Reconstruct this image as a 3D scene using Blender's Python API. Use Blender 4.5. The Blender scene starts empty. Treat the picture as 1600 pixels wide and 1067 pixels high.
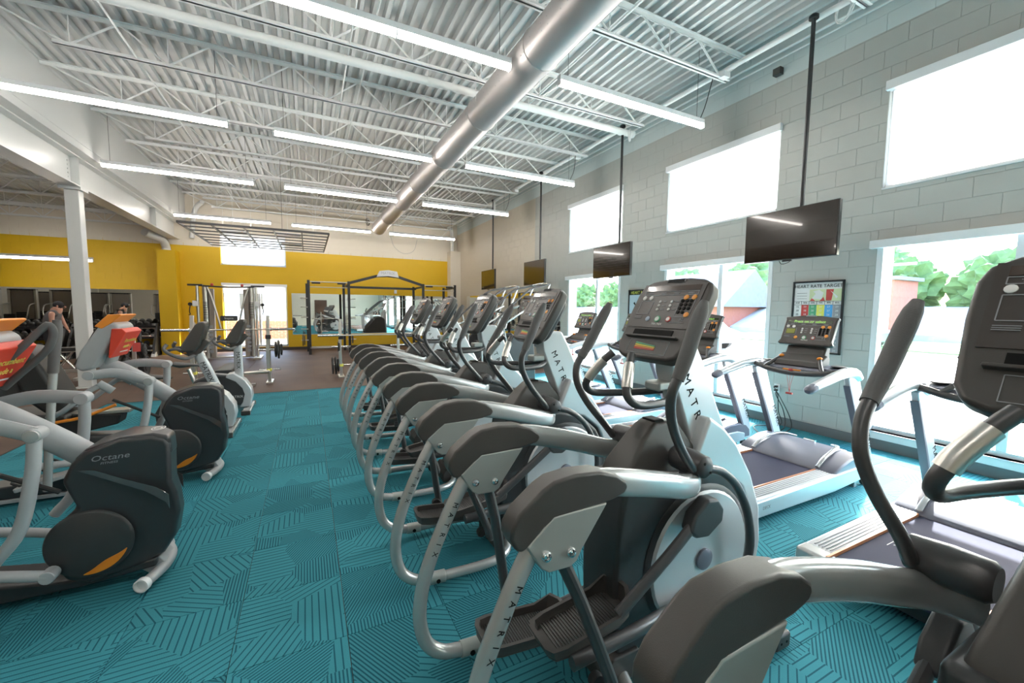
import bpy, bmesh, math, random
from mathutils import Matrix, Vector
random.seed(7)
PI = math.pi
SC = bpy.context.scene
COL = SC.collection

# ------------------------------------------------------------------ camera
cam_d = bpy.data.cameras.new('camera')
cam = bpy.data.objects.new('camera', cam_d)
COL.objects.link(cam)
SC.camera = cam
cam_d.sensor_width = 36.0
cam_d.lens = 638.0 / 1600.0 * 36.0
cam_d.clip_start = 0.05
cam_d.clip_end = 400
def cam_rot(yaw, pitch, roll):
    f = Vector((math.sin(yaw) * math.cos(pitch), math.cos(yaw) * math.cos(pitch), math.sin(pitch)))
    r = Vector((math.cos(yaw), -math.sin(yaw), 0)); u = r.cross(f)
    c, s = math.cos(roll), math.sin(roll)
    r2 = c * r + s * u; u2 = -s * r + c * u
    return Matrix(((r2.x, u2.x, -f.x), (r2.y, u2.y, -f.y), (r2.z, u2.z, -f.z)))
cam.matrix_world = Matrix.Translation((0, 0, 1.55)) @ cam_rot(math.radians(26.585), math.radians(-4.551), math.radians(0.553)).to_4x4()

# ------------------------------------------------------------------ world, sun, exposure
SC.view_settings.view_transform = 'Standard'
SC.view_settings.look = 'None'
SC.view_settings.exposure = 1.3
SC.view_settings.gamma = 1.0
SC.view_settings.use_curve_mapping = False
SC.render.film_transparent = False
SC.cycles.use_denoising = True
SC.cycles.max_bounces = 8
SC.cycles.diffuse_bounces = 4
SC.cycles.glossy_bounces = 4
SC.cycles.transparent_max_bounces = 12
SC.cycles.sample_clamp_indirect = 8.0
SC.cycles.caustics_reflective = False
SC.cycles.caustics_refractive = False
SUN_DIR = Vector((-1.0, -0.37, -0.86)).normalized()      # travel direction
world = bpy.data.worlds.new('world'); SC.world = world
world.use_nodes = True
wn = world.node_tree; wn.nodes.clear()
wo = wn.nodes.new('ShaderNodeOutputWorld'); wb = wn.nodes.new('ShaderNodeBackground')
sky = wn.nodes.new('ShaderNodeTexSky'); sky.sky_type = 'NISHITA'; sky.sun_disc = False
sky.sun_elevation = math.asin(-SUN_DIR.z)
sky.sun_rotation = math.atan2(-SUN_DIR.x, -SUN_DIR.y)
sky.air_density = 1.2; sky.dust_density = 2.5
wb.inputs['Strength'].default_value = 1.2
wn.links.new(sky.outputs[0], wb.inputs[0]); wn.links.new(wb.outputs[0], wo.inputs[0])
sd = bpy.data.lights.new('sun', 'SUN'); sd.energy = 18.0; sd.angle = math.radians(0.8); sd.color = (1.0, .96, .9)
sun = bpy.data.objects.new('sun', sd); COL.objects.link(sun)
sun.rotation_euler = SUN_DIR.to_track_quat('-Z', 'Y').to_euler()
LAMP = 17.0            # radiance of the tube diffusers

# ------------------------------------------------------------------ materials
MATS = {}
def mat(name, col=(.5, .5, .5), rough=.5, metal=0.0, bump=0.0, bscale=200.0, var=0.0, vscale=6.0, coat=0.0, emit=None, es=0.0, spec=None):
    if name in MATS: return MATS[name]
    m = bpy.data.materials.new(name); m.use_nodes = True
    nt = m.node_tree; b = nt.nodes['Principled BSDF']
    b.inputs['Base Color'].default_value = (*col, 1); b.inputs['Roughness'].default_value = rough
    b.inputs['Metallic'].default_value = metal; b.inputs['Coat Weight'].default_value = coat
    if spec is not None: b.inputs['Specular IOR Level'].default_value = spec
    tc = nt.nodes.new('ShaderNodeTexCoord')
    if var > 0:
        n = nt.nodes.new('ShaderNodeTexNoise'); n.inputs['Scale'].default_value = vscale; n.inputs['Detail'].default_value = 4
        mx = nt.nodes.new('ShaderNodeMix'); mx.data_type = 'RGBA'
        mx.inputs[6].default_value = (*[c * (1 - var) for c in col], 1); mx.inputs[7].default_value = (*[min(1, c * (1 + var)) for c in col], 1)
        nt.links.new(tc.outputs['Object'], n.inputs[0]); nt.links.new(n.outputs[0], mx.inputs[0]); nt.links.new(mx.outputs[2], b.inputs['Base Color'])
    if bump > 0:
        n = nt.nodes.new('ShaderNodeTexNoise'); n.inputs['Scale'].default_value = bscale
        bp = nt.nodes.new('ShaderNodeBump'); bp.inputs['Strength'].default_value = bump; bp.inputs['Distance'].default_value = .002
        nt.links.new(tc.outputs['Object'], n.inputs[0]); nt.links.new(n.outputs[0], bp.inputs['Height']); nt.links.new(bp.outputs[0], b.inputs['Normal'])
    if emit:
        b.inputs['Emission Color'].default_value = (*emit, 1); b.inputs['Emission Strength'].default_value = es
    MATS[name] = m
    return m
silver = mat('silver_paint', (.53, .54, .54), .27, .5, .04, 400, .05, 3, coat=.3)
silver_l = mat('light_silver_paint', (.66, .68, .70), .28, .3, .04, 300, .03, 3, coat=.3)
aqua_silver = mat('side_rail_silver', (.62, .70, .74), .3, .35, .03, 300, .03, 3)
plate_m = mat('bracket_grey', (.40, .42, .40), .35, .3, .05, 300, .04, 5)
chrome = mat('chrome', (.8, .8, .8), .12, 1.0, var=.03)
steel = mat('brushed_steel', (.62, .60, .56), .3, .9, .05, 300, .06, 8)
dark = mat('dark_plastic', (.064, .058, .054), .42, 0, .15, 500, .08, 5)
dark2 = mat('dark_shroud', (.045, .046, .048), .38, 0, .1, 300, .1, 4)
tube_d = mat('dark_tube_paint', (.085, .083, .085), .32, .3, .05, 300, .06, 4)
rubber = mat('black_rubber', (.02, .02, .021), .6, 0, .2, 200, .15, 6)
foam = mat('grey_foam', (.12, .118, .118), .7, 0, .3, 300, .1, 10)
face_m = mat('console_face', (.062, .052, .048), .35, 0, 0, 0, .05, 4)
screen_m = mat('console_window', (.085, .06, .05), .15, 0, 0, 0, .04, 4, coat=.4)
ink_w = mat('white_ink', (.75, .75, .74), .5, var=.03)
ink_k = mat('black_ink', (.008, .008, .008), .6, var=.1, spec=.1)
ink_g = mat('green_ink', (.10, .42, .22), .5, var=.05)
ink_r = mat('red_ink', (.55, .07, .06), .5, var=.05)
ink_o = mat('orange_ink', (.85, .33, .05), .45, var=.05)
ink_y = mat('yellow_ink', (.75, .72, .12), .5, var=.05)
ink_b = mat('blue_ink', (.08, .36, .72), .5, var=.05)
ink_gr = mat('grey_ink', (.30, .31, .33), .5, var=.05)
led_m = mat('led_text', (.1, .3, .05), .5, emit=(.45, .9, .15), es=.35, var=.02)
orange = mat('orange_plastic', (.80, .26, .02), .4, 0, .05, 200, .05, 8)
red_card = mat('red_card', (.72, .06, .03), .45, 0, 0, 0, .05, 6)
orange_card = mat('orange_card', (.85, .28, .03), .45, 0, 0, 0, .06, 6)
octane_g = mat('grey_satin_plastic', (.42, .44, .46), .42, .1, .06, 300, .05, 5)
oct_body = mat('anthracite_shroud', (.036, .037, .040), .33, 0, .06, 300, .08, 3, coat=.15)
belt_m = mat('running_belt', (.040, .042, .070), .85, 0, .3, 600, .12, 3, spec=.15)
hood_m = mat('motor_hood', (.17, .175, .22), .4, .2, .06, 300, .05, 3)
brown_strip = mat('copper_strip', (.45, .17, .07), .4, .2, var=.08)
vinyl = mat('black_vinyl', (.022, .022, .022), .45, 0, .2, 150, .15, 5)
joist_m = mat('white_ceiling_paint', (.80, .81, .80), .5, 0, .1, 60, .04, 3)
deck_m = mat('galvanised_deck', (.57, .58, .575), .42, .15, .05, 100, .10, 2.5)
duct_m = mat('duct_sheet', (.46, .43, .425), .42, .35, .05, 60, .06, 2)
beam_m = mat('beam_paint', (.63, .635, .62), .35, 0, .08, 60, .03, 2)
cream = mat('cream_wall_paint', (.72, .66, .56), .6, 0, .12, 80, .03, 2)
yellow = mat('yellow_wall_paint', (.67, .42, .004), .55, 0, .12, 80, .04, 2)
white_tr = mat('white_trim', (.78, .79, .80), .4, 0, .04, 80, .03, 3)
alu = mat('window_aluminium', (.70, .73, .76), .35, .2, .03, 200, .04, 4)
base_m = mat('grey_baseboard', (.13, .145, .15), .6, 0, .05, 80, .08, 4)
base_k = mat('dark_baseboard', (.05, .04, .035), .6, 0, .05, 80, .08, 4)
rack_k = mat('black_powder_steel', (.03, .03, .032), .4, .3, .06, 300, .1, 5)
iron = mat('cast_iron', (.03, .03, .03), .5, .2, .1, 100, .15, 8)
tv_s = mat('tv_screen', (.018, .010, .006), .12, 0, var=.05, coat=.5)
tv_b = mat('tv_bezel', (.02, .02, .02), .3, 0, var=.05)
cable_k = mat('black_cable', (.015, .015, .015), .5, var=.05)
cable_w = mat('white_cable', (.75, .76, .75), .5, var=.05)
mirror_m = mat('mirror_silvering', (.86, .88, .87), .015, 1.0, var=.01)
door_br = mat('brown_door', (.10, .05, .03), .5, var=.08)
sign_s = mat('sign_silver', (.55, .55, .56), .4, .5, var=.05)
shirt = mat('grey_shirt', (.16, .15, .16), .8, 0, .3, 60, .15, 8)
skin_m = mat('skin', (.60, .32, .24), .5, 0, .05, 100, .05, 10)
pants = mat('black_shorts', (.03, .03, .035), .8, 0, .2, 80, .1, 8)
asphalt = mat('pale_asphalt', (.42, .42, .41), .9, 0, .2, 40, .12, 1)
grass = mat('lawn', (.16, .30, .10), .9, 0, .5, 30, .3, 2)
leaf = mat('hedge_leaves', (.10, .17, .06), .8, 0, .6, 20, .5, 3)
leaf2 = mat('tree_leaves', (.13, .22, .09), .8, 0, .6, 20, .5, 2)
stone = mat('embankment', (.36, .37, .40), .9, 0, .5, 8, .2, 2)
brick_m = mat('red_brick', (.38, .14, .11), .85, 0, .2, 40, .25, 6)
roof_m = mat('roof_shingle', (.20, .21, .24), .85, 0, .3, 20, .2, 4)
bark = mat('bark', (.12, .09, .07), .9, 0, .5, 20, .2, 5)
carpaint = mat('white_car_paint', (.78, .78, .78), .25, .1, var=.03, coat=.5)
carglass = mat('car_glass', (.06, .07, .08), .1, 0, var=.05)
green_w = mat('left_wall_panel', (.30, .26, .22), .6, 0, .1, 60, .08, 3)
conc = mat('concrete', (.50, .49, .47), .8, 0, .2, 40, .1, 2)

def glass_mat():
    m = bpy.data.materials.new('window_glass'); m.use_nodes = True; nt = m.node_tree; nt.nodes.clear()
    o = nt.nodes.new('ShaderNodeOutputMaterial'); mx = nt.nodes.new('ShaderNodeMixShader'); fr = nt.nodes.new('ShaderNodeMath'); lw = nt.nodes.new('ShaderNodeLayerWeight'); pw = nt.nodes.new('ShaderNodeMath')
    tr = nt.nodes.new('ShaderNodeBsdfTransparent'); gl = nt.nodes.new('ShaderNodeBsdfGlossy'); gl.inputs['Roughness'].default_value = .03
    tr.inputs[0].default_value = (.93, .96, .96, 1); fr.operation = 'MULTIPLY_ADD'; fr.inputs[1].default_value = .5; fr.inputs[2].default_value = .03; pw.operation = 'POWER'; pw.inputs[1].default_value = 5
    nt.links.new(lw.outputs['Facing'], pw.inputs[0]); nt.links.new(pw.outputs[0], fr.inputs[0])
    nt.links.new(fr.outputs[0], mx.inputs[0]); nt.links.new(tr.outputs[0], mx.inputs[1]); nt.links.new(gl.outputs[0], mx.inputs[2]); nt.links.new(mx.outputs[0], o.inputs[0])
    return m
glass = glass_mat()
def shade_mat():
    m = bpy.data.materials.new('roller_shade_fabric'); m.use_nodes = True; nt = m.node_tree; nt.nodes.clear()
    o = nt.nodes.new('ShaderNodeOutputMaterial'); mx = nt.nodes.new('ShaderNodeMixShader'); mx.inputs[0].default_value = .72
    d = nt.nodes.new('ShaderNodeBsdfDiffuse'); t = nt.nodes.new('ShaderNodeBsdfTranslucent')
    tc = nt.nodes.new('ShaderNodeTexCoord'); n = nt.nodes.new('ShaderNodeTexNoise'); n.inputs['Scale'].default_value = 120
    mr = nt.nodes.new('ShaderNodeMapRange'); mr.inputs[3].default_value = .82; mr.inputs[4].default_value = .95
    cb = nt.nodes.new('ShaderNodeCombineColor')
    nt.links.new(tc.outputs['Object'], n.inputs[0]); nt.links.new(n.outputs[0], mr.inputs[0])
    for k in range(3): nt.links.new(mr.outputs[0], cb.inputs[k])
    nt.links.new(cb.outputs[0], d.inputs[0]); nt.links.new(cb.outputs[0], t.inputs[0])
    nt.links.new(d.outputs[0], mx.inputs[1]); nt.links.new(t.outputs[0], mx.inputs[2]); nt.links.new(mx.outputs[0], o.inputs[0])
    return m
shade_m = shade_mat()

def carpet_mat():
    m = bpy.data.materials.new('teal_carpet'); m.use_nodes = True; nt = m.node_tree; L = nt.links.new
    b = nt.nodes['Principled BSDF']; b.inputs['Roughness'].default_value = .9; b.inputs['Specular IOR Level'].default_value = .15
    N = nt.nodes.new
    tc = N('ShaderNodeTexCoord'); oi = N('ShaderNodeObjectInfo')
    off = N('ShaderNodeVectorMath'); off.operation = 'SCALE'; off.inputs[0].default_value = (37.0, 23.0, 0)
    L(oi.outputs['Random'], off.inputs['Scale'])
    ad = N('ShaderNodeVectorMath'); ad.operation = 'ADD'; L(tc.outputs['Object'], ad.inputs[0]); L(off.outputs[0], ad.inputs[1])
    vo = N('ShaderNodeTexVoronoi'); vo.voronoi_dimensions = '2D'; vo.inputs['Scale'].default_value = 3.6; vo.inputs['Randomness'].default_value = 1.0
    L(ad.outputs[0], vo.inputs['Vector'])
    sp = N('ShaderNodeSeparateColor'); L(vo.outputs['Color'], sp.inputs[0])
    def mth(op, a, bb=None):
        n = N('ShaderNodeMath'); n.operation = op
        for i, x in enumerate((a, bb)):
            if x is None: continue
            if isinstance(x, (int, float)): n.inputs[i].default_value = x
            else: L(x, n.inputs[i])
        return n.outputs[0]
    # line direction: base direction of the tile plus one of a few bends per facet
    r2 = mth('MULTIPLY', mth('SNAP', oi.outputs['Random'], .5), PI)
    ang = mth('ADD', r2, mth('MULTIPLY', mth('SNAP', sp.outputs[0], .25), 2.1))
    sx = N('ShaderNodeSeparateXYZ'); L(ad.outputs[0], sx.inputs[0])
    proj = mth('ADD', mth('MULTIPLY', sx.outputs[0], mth('COSINE', ang)), mth('MULTIPLY', sx.outputs[1], mth('SINE', ang)))
    dense = mth('GREATER_THAN', sp.outputs[1], .62)
    freq = mth('ADD', 31.0, mth('MULTIPLY', dense, 34.0))
    fr = mth('FRACT', mth('MULTIPLY', proj, freq))
    line = mth('LESS_THAN', fr, mth('ADD', .20, mth('MULTIPLY', dense, .22)))
    line = mth('MULTIPLY', line, .92)
    nz = N('ShaderNodeTexNoise'); nz.inputs['Scale'].default_value = 260; nz.inputs['Detail'].default_value = 2; L(tc.outputs['Object'], nz.inputs[0])
    f2 = mth('ADD', line, mth('MULTIPLY', mth('SUBTRACT', nz.outputs[0], .5), .5))
    rp = N('ShaderNodeValToRGB'); rp.color_ramp.elements[0].position = 0; rp.color_ramp.elements[0].color = (.048, .255, .31, 1)
    rp.color_ramp.elements[1].position = 1; rp.color_ramp.elements[1].color = (.012, .090, .125, 1)
    L(f2, rp.inputs[0])
    hs = N('ShaderNodeHueSaturation'); L(rp.outputs[0], hs.inputs['Color'])
    L(mth('ADD', .88, mth('MULTIPLY', oi.outputs['Random'], .22)), hs.inputs['Value'])
    L(hs.outputs[0], b.inputs['Base Color'])
    bp = N('ShaderNodeBump'); bp.inputs['Strength'].default_value = .5; bp.inputs['Distance'].default_value = .003
    L(mth('ADD', mth('MULTIPLY', line, -.6), nz.outputs[0]), bp.inputs['Height']); L(bp.outputs[0], b.inputs['Normal'])
    return m
carpet = carpet_mat()

def rubber_floor_mat():
    m = bpy.data.materials.new('brown_rubber_floor'); m.use_nodes = True; nt = m.node_tree; L = nt.links.new
    b = nt.nodes['Principled BSDF']; b.inputs['Roughness'].default_value = .6; b.inputs['Specular IOR Level'].default_value = .3
    tc = nt.nodes.new('ShaderNodeTexCoord'); n = nt.nodes.new('ShaderNodeTexNoise'); n.inputs['Scale'].default_value = 250; n.inputs['Detail'].default_value = 3
    n2 = nt.nodes.new('ShaderNodeTexNoise'); n2.inputs['Scale'].default_value = 1.2
    rp = nt.nodes.new('ShaderNodeValToRGB'); rp.color_ramp.elements[0].position = .35; rp.color_ramp.elements[0].color = (.075, .044, .032, 1)
    rp.color_ramp.elements[1].position = .7; rp.color_ramp.elements[1].color = (.16, .098, .072, 1)
    mx = nt.nodes.new('ShaderNodeMath'); mx.operation = 'MULTIPLY_ADD'; mx.inputs[1].default_value = .6
    L(tc.outputs['Object'], n.inputs[0]); L(tc.outputs['Object'], n2.inputs[0]); L(n.outputs[0], mx.inputs[0])
    m2 = nt.nodes.new('ShaderNodeMath'); m2.operation = 'MULTIPLY'; m2.inputs[1].default_value = .4; L(n2.outputs[0], m2.inputs[0]); L(m2.outputs[0], mx.inputs[2])
    L(mx.outputs[0], rp.inputs[0]); L(rp.outputs[0], b.inputs['Base Color'])
    return m
rubber_floor = rubber_floor_mat()

def wall_paint_lamp_tint_mat():
    # two paints, pale band on top and grey below; far end tinted by warm lamplight
    m = bpy.data.materials.new('block_wall_paint_lamp_tint'); m.use_nodes = True; nt = m.node_tree; L = nt.links.new
    b = nt.nodes['Principled BSDF']; b.inputs['Roughness'].default_value = .55
    g = nt.nodes.new('ShaderNodeNewGeometry'); s = nt.nodes.new('ShaderNodeSeparateXYZ'); L(g.outputs['Position'], s.inputs[0])
    def gt(o, v):
        n = nt.nodes.new('ShaderNodeMath'); n.operation = 'GREATER_THAN'; n.inputs[1].default_value = v; L(o, n.inputs[0]); return n.outputs[0]
    def mix(f, a, bb):
        n = nt.nodes.new('ShaderNodeMix'); n.data_type = 'RGBA'; L(f, n.inputs[0])
        for i, x in ((6, a), (7, bb)):
            if isinstance(x, tuple): n.inputs[i].default_value = (*x, 1)
            else: L(x, n.inputs[i])
        return n.outputs[2]
    c = mix(gt(s.outputs[1], 10.13), (.45, .455, .43), (.60, .545, .455))  # cream towards the far corner: warm lamplight put into the wall colour
    c = mix(gt(s.outputs[2], 4.63), c, (.58, .65, .65))
    L(c, b.inputs['Base Color'])
    n = nt.nodes.new('ShaderNodeTexNoise'); n.inputs['Scale'].default_value = 90; L(g.outputs['Position'], n.inputs[0])
    bp = nt.nodes.new('ShaderNodeBump'); bp.inputs['Strength'].default_value = .15; bp.inputs['Distance'].default_value = .003
    L(n.outputs[0], bp.inputs['Height']); L(bp.outputs[0], b.inputs['Normal'])
    return m
wall_paint_lamp_tint = wall_paint_lamp_tint_mat()

# ------------------------------------------------------------------ mesh helpers
TXT = {}
def text_data(s, size):
    k = (s, size)
    if k in TXT: return TXT[k]
    cu = bpy.data.curves.new('t', 'FONT'); cu.body = s; cu.size = size; cu.align_x = 'CENTER'; cu.align_y = 'CENTER'
    cu.resolution_u = 2; cu.extrude = 0.0006
    ob = bpy.data.objects.new('t', cu); COL.objects.link(ob)
    bpy.context.view_layer.update()
    me = bpy.data.meshes.new_from_object(ob.evaluated_get(bpy.context.evaluated_depsgraph_get()))
    v = [tuple(x.co) for x in me.vertices]; f = [tuple(p.vertices) for p in me.polygons]
    bpy.data.objects.remove(ob); bpy.data.curves.remove(cu); bpy.data.meshes.remove(me)
    TXT[k] = (v, f); return TXT[k]

def frame(o, xd, n):
    x = Vector(xd).normalized(); z = Vector(n).normalized(); y = z.cross(x).normalized(); x = y.cross(z)
    return Matrix(((x.x, y.x, z.x, o[0]), (x.y, y.y, z.y, o[1]), (x.z, y.z, z.z, o[2]), (0, 0, 0, 1)))

def catmull(pts, k):
    if k <= 1: return [Vector(p) for p in pts]
    P = [Vector(p) for p in pts]; P = [2 * P[0] - P[1]] + P + [2 * P[-1] - P[-2]]; out = []
    for i in range(1, len(P) - 2):
        for j in range(k):
            t = j / k; a, b, c, d = P[i - 1], P[i], P[i + 1], P[i + 2]
            out.append(.5 * ((2 * b) + (c - a) * t + (2 * a - 5 * b + 4 * c - d) * t * t + (3 * b - a - 3 * c + d) * t ** 3))
    out.append(P[-2]); return out

class MB:
    def __init__(s, M=None): s.v = []; s.f = []; s.M = M
    def add(s, vs, fs, M=None):
        o = len(s.v); A = M if M is not None else s.M
        if A is not None: vs = [A @ Vector(x) for x in vs]
        s.v += [tuple(x) for x in vs]; s.f += [tuple(i + o for i in f) for f in fs]; return s
    def box(s, c, d, M=None, R=None):
        x, y, z = d[0] / 2, d[1] / 2, d[2] / 2
        vs = [Vector((i * x, j * y, k * z)) for i in (-1, 1) for j in (-1, 1) for k in (-1, 1)]
        if R is not None: vs = [R @ v for v in vs]
        vs = [v + Vector(c) for v in vs]
        return s.add(vs, [(0, 1, 3, 2), (4, 6, 7, 5), (0, 4, 5, 1), (2, 3, 7, 6), (0, 2, 6, 4), (1, 5, 7, 3)], M)
    def rng(s, x0, x1, y0, y1, z0, z1):
        return s.box(((x0 + x1) / 2, (y0 + y1) / 2, (z0 + z1) / 2), (abs(x1 - x0), abs(y1 - y0), abs(z1 - z0)))
    def prism(s, poly, a, b, plane='xz', M=None, a2=None):
        n = len(poly)
        def P(p, h):
            return (p[0], h, p[1]) if plane == 'xz' else ((p[0], p[1], h) if plane == 'xy' else (h, p[0], p[1]))
        vs = [P(p, a) for p in poly] + [P(p, b) for p in poly]
        fs = [tuple(range(n - 1, -1, -1)), tuple(range(n, 2 * n))] + [(i, (i + 1) % n, n + (i + 1) % n, n + i) for i in range(n)]
        return s.add(vs, fs, M)
    def sweep(s, pts, shape, k=1, scale=None, up=None, M=None, close=True):
        P = catmull(pts, k); n = len(shape); m = len(P)
        sc = None
        if scale is not None:
            sc = []
            for i in range(m):
                t = i / (m - 1) * (len(scale) - 1); j = min(int(t), len(scale) - 2); u = t - j
                q0 = scale[j]; q1 = scale[j + 1]
                if not isinstance(q0, tuple): q0 = (q0, q0)
                if not isinstance(q1, tuple): q1 = (q1, q1)
                sc.append((q0[0] * (1 - u) + q1[0] * u, q0[1] * (1 - u) + q1[1] * u))
        T = [(P[min(i + 1, m - 1)] - P[max(i - 1, 0)]).normalized() for i in range(m)]
        if up is None:
            nrm = T[0].orthogonal().normalized()
        vs = []
        for i in range(m):
            if up is not None:
                nrm = Vector(up) - Vector(up).dot(T[i]) * T[i]; nrm.normalize()
            else:
                nrm = (nrm - nrm.dot(T[i]) * T[i]).normalized()
            bn = T[i].cross(nrm)
            a, b = sc[i] if sc else (1, 1)
            for q in shape: vs.append(P[i] + bn * q[0] * a + nrm * q[1] * b)
        fs = [(i * n + j, i * n + (j + 1) % n, (i + 1) * n + (j + 1) % n, (i + 1) * n + j) for i in range(m - 1) for j in range(n)]
        if close: fs += [tuple(range(n - 1, -1, -1)), tuple((m - 1) * n + j for j in range(n))]
        return s.add(vs, fs, M)
    def tube(s, pts, r, n=10, k=1, M=None):
        if isinstance(r, (list, tuple)): sc = list(r); rr = 1.0
        else: sc = None; rr = r
        sh = [(rr * math.cos(2 * PI * i / n), rr * math.sin(2 * PI * i / n)) for i in range(n)]
        return s.sweep(pts, sh, k, sc, M=M)
    def oval(s, pts, rx, ry, n=12, k=1, up=(0, 0, 1), scale=None, sq=1.0, M=None):
        sh = []
        for i in range(n):
            c, q = math.cos(2 * PI * (i + .5) / n), math.sin(2 * PI * (i + .5) / n)
            sh.append((rx * math.copysign(abs(c) ** sq, c), ry * math.copysign(abs(q) ** sq, q)))
        return s.sweep(pts, sh, k, scale, up=up, M=M)
    def lathe(s, prof, o, ax, n=16, M=None):
        A = frame(o, Vector(ax).orthogonal(), ax); vs = []; m = len(prof)
        for r, h in prof:
            for i in range(n): vs.append(A @ Vector((r * math.cos(2 * PI * i / n), r * math.sin(2 * PI * i / n), h)))
        fs = [(i * n + j, i * n + (j + 1) % n, (i + 1) * n + (j + 1) % n, (i + 1) * n + j) for i in range(m - 1) for j in range(n)]
        fs += [tuple(range(n - 1, -1, -1)), tuple((m - 1) * n + j for j in range(n))]
        return s.add(vs, fs, M)
    def cyl(s, a, b, r, n=14, M=None):
        a = Vector(a); b = Vector(b)
        return s.lathe([(r * .9, 0), (r, .003 if r > .008 else 0), (r, (b - a).length - (.003 if r > .008 else 0)), (r * .9, (b - a).length)], a, b - a, n, M)
    def ball(s, c, r, n=12, m=8, M=None):
        rx, ry, rz = r if isinstance(r, tuple) else (r, r, r); vs = [(c[0], c[1], c[2] - rz)]
        for j in range(1, m):
            t = -PI / 2 + PI * j / m
            for i in range(n): vs.append((c[0] + rx * math.cos(t) * math.cos(2 * PI * i / n), c[1] + ry * math.cos(t) * math.sin(2 * PI * i / n), c[2] + rz * math.sin(t)))
        vs.append((c[0], c[1], c[2] + rz)); e = len(vs) - 1
        fs = [(0, 1 + (i + 1) % n, 1 + i) for i in range(n)]
        for j in range(m - 2): fs += [(1 + j * n + i, 1 + j * n + (i + 1) % n, 1 + (j + 1) * n + (i + 1) % n, 1 + (j + 1) * n + i) for i in range(n)]
        fs += [(1 + (m - 2) * n + i, 1 + (m - 2) * n + (i + 1) % n, e) for i in range(n)]
        return s.add(vs, fs, M)
    def text(s, t, size, M):
        v, f = text_data(t, size); return s.add(v, f, (s.M @ M) if s.M is not None else M)
    def mesh(s, name, m, ang=38):
        me = bpy.data.meshes.new(name); me.from_pydata(s.v, [], s.f)
        me.materials.append(m)
        bm = bmesh.new(); bm.from_mesh(me); bmesh.ops.recalc_face_normals(bm, faces=bm.faces); bm.to_mesh(me); bm.free()
        me.polygons.foreach_set('use_smooth', [True] * len(me.polygons)); me.set_sharp_from_angle(angle=math.radians(ang)); me.update()
        return me
    def build(s, name, m, parent=None, bev=0, seg=2, ang=38):
        o = bpy.data.objects.new(name, s.mesh(name, m, ang)); COL.objects.link(o)
        if parent: o.parent = parent
        if bev:
            b = o.modifiers.new('bevel', 'BEVEL'); b.width = bev; b.segments = seg; b.limit_method = 'ANGLE'; b.angle_limit = math.radians(35); b.harden_normals = True
        return o

def thing(name, label, cat, loc=(0, 0, 0), rz=0, group=None):
    o = bpy.data.objects.new(name, None); COL.objects.link(o); o.location = loc; o.rotation_euler = (0, 0, rz)
    o.empty_display_size = .1
    o['label'] = label; o['category'] = cat
    if group: o['group'] = group
    return o
def tag(o, label, cat, group=None, kind=None):
    o['label'] = label; o['category'] = cat
    if group: o['group'] = group
    if kind: o['kind'] = kind
    return o
def struct(o): o['kind'] = 'structure'; return o
KIDS = {}
def copy_tree(o, parent=None):
    c = o.copy(); COL.objects.link(c)
    if parent is not None: c.parent = parent
    for ch in list(o.children): copy_tree(ch, c)
    return c
def label_on(o, text): o['label'] = text; return o

# ================================================================== SETTING
XR, YB, YF, XL, ZC = 5.76, 16.8, -5.0, -13.0, 5.15
XU = -3.45                                   # face of the upper wall over the beam
# floor: sub floor + brown rubber, carpet field and tiles
floor = struct(MB().rng(XL, XR + .3, YF, YB + .3, -.12, -.008).build('floor', rubber_floor))
struct_carpet = MB().rng(-2.85, XR, YF, .989, -.008, 0).build('carpet_field', carpet, floor); struct_carpet['kind'] = 'stuff'
TX, TY = .475, .49
tile_meshes = {}
xs = [.13 + TX * i for i in range(-6, 12)]
ys = [2.46 + TY * i for i in range(-3, 13)]
for i, x0 in enumerate([-2.85] + xs):
    x1 = ([-2.85] + xs + [XR])[i + 1] if i + 1 <= len(xs) else XR
    if x1 - x0 < .05: continue
    for y0 in ys[:-1]:
        y1 = min(y0 + TY, 8.48)
        if y1 - y0 < .05: continue
        w, h = round(x1 - x0 - .003, 4), round(y1 - y0 - .003, 4)
        key = (w, h)
        if key not in tile_meshes: tile_meshes[key] = MB().box((0, 0, 0), (w, h, .008)).mesh('carpet_tile', carpet)
        t = bpy.data.objects.new('carpet_tile', tile_meshes[key]); COL.objects.link(t); t.parent = floor
        t.location = ((x0 + x1) / 2, (y0 + y1) / 2, -.004)
# last carpet strip up to the edge y = 8.48 and a gap strip in front
MB().rng(-2.85, XR, ys[-1] + .001, 8.48, -.008, 0).build('carpet_strip', carpet, floor)['kind'] = 'stuff'
MB().rng(-2.85, XR, 8.482, 8.50, -.008, .004).rng(-2.87, -2.852, YF, 8.5, -.008, .004).build('carpet_edge_trim', base_k, floor)
# rubber beyond the carpet as rolled mats with seams
for k in range(10):
    x0 = -8.6 + k * 1.45
    MB().rng(x0 + .002, min(x0 + 1.448, XR), 8.502, YB, -.008, 0).build('rubber_mat', rubber_floor, floor)
for k in range(7):
    x0 = -2.874 - 1.45 * (k + 1)
    MB().rng(max(x0, XL) + .002, x0 + 1.448, YF, 8.50, -.008, 0).build('rubber_mat', rubber_floor, floor)
MB().rng(XL, -8.6, 8.502, YB, -.008, 0).build('rubber_mat', rubber_floor, floor)

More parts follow.
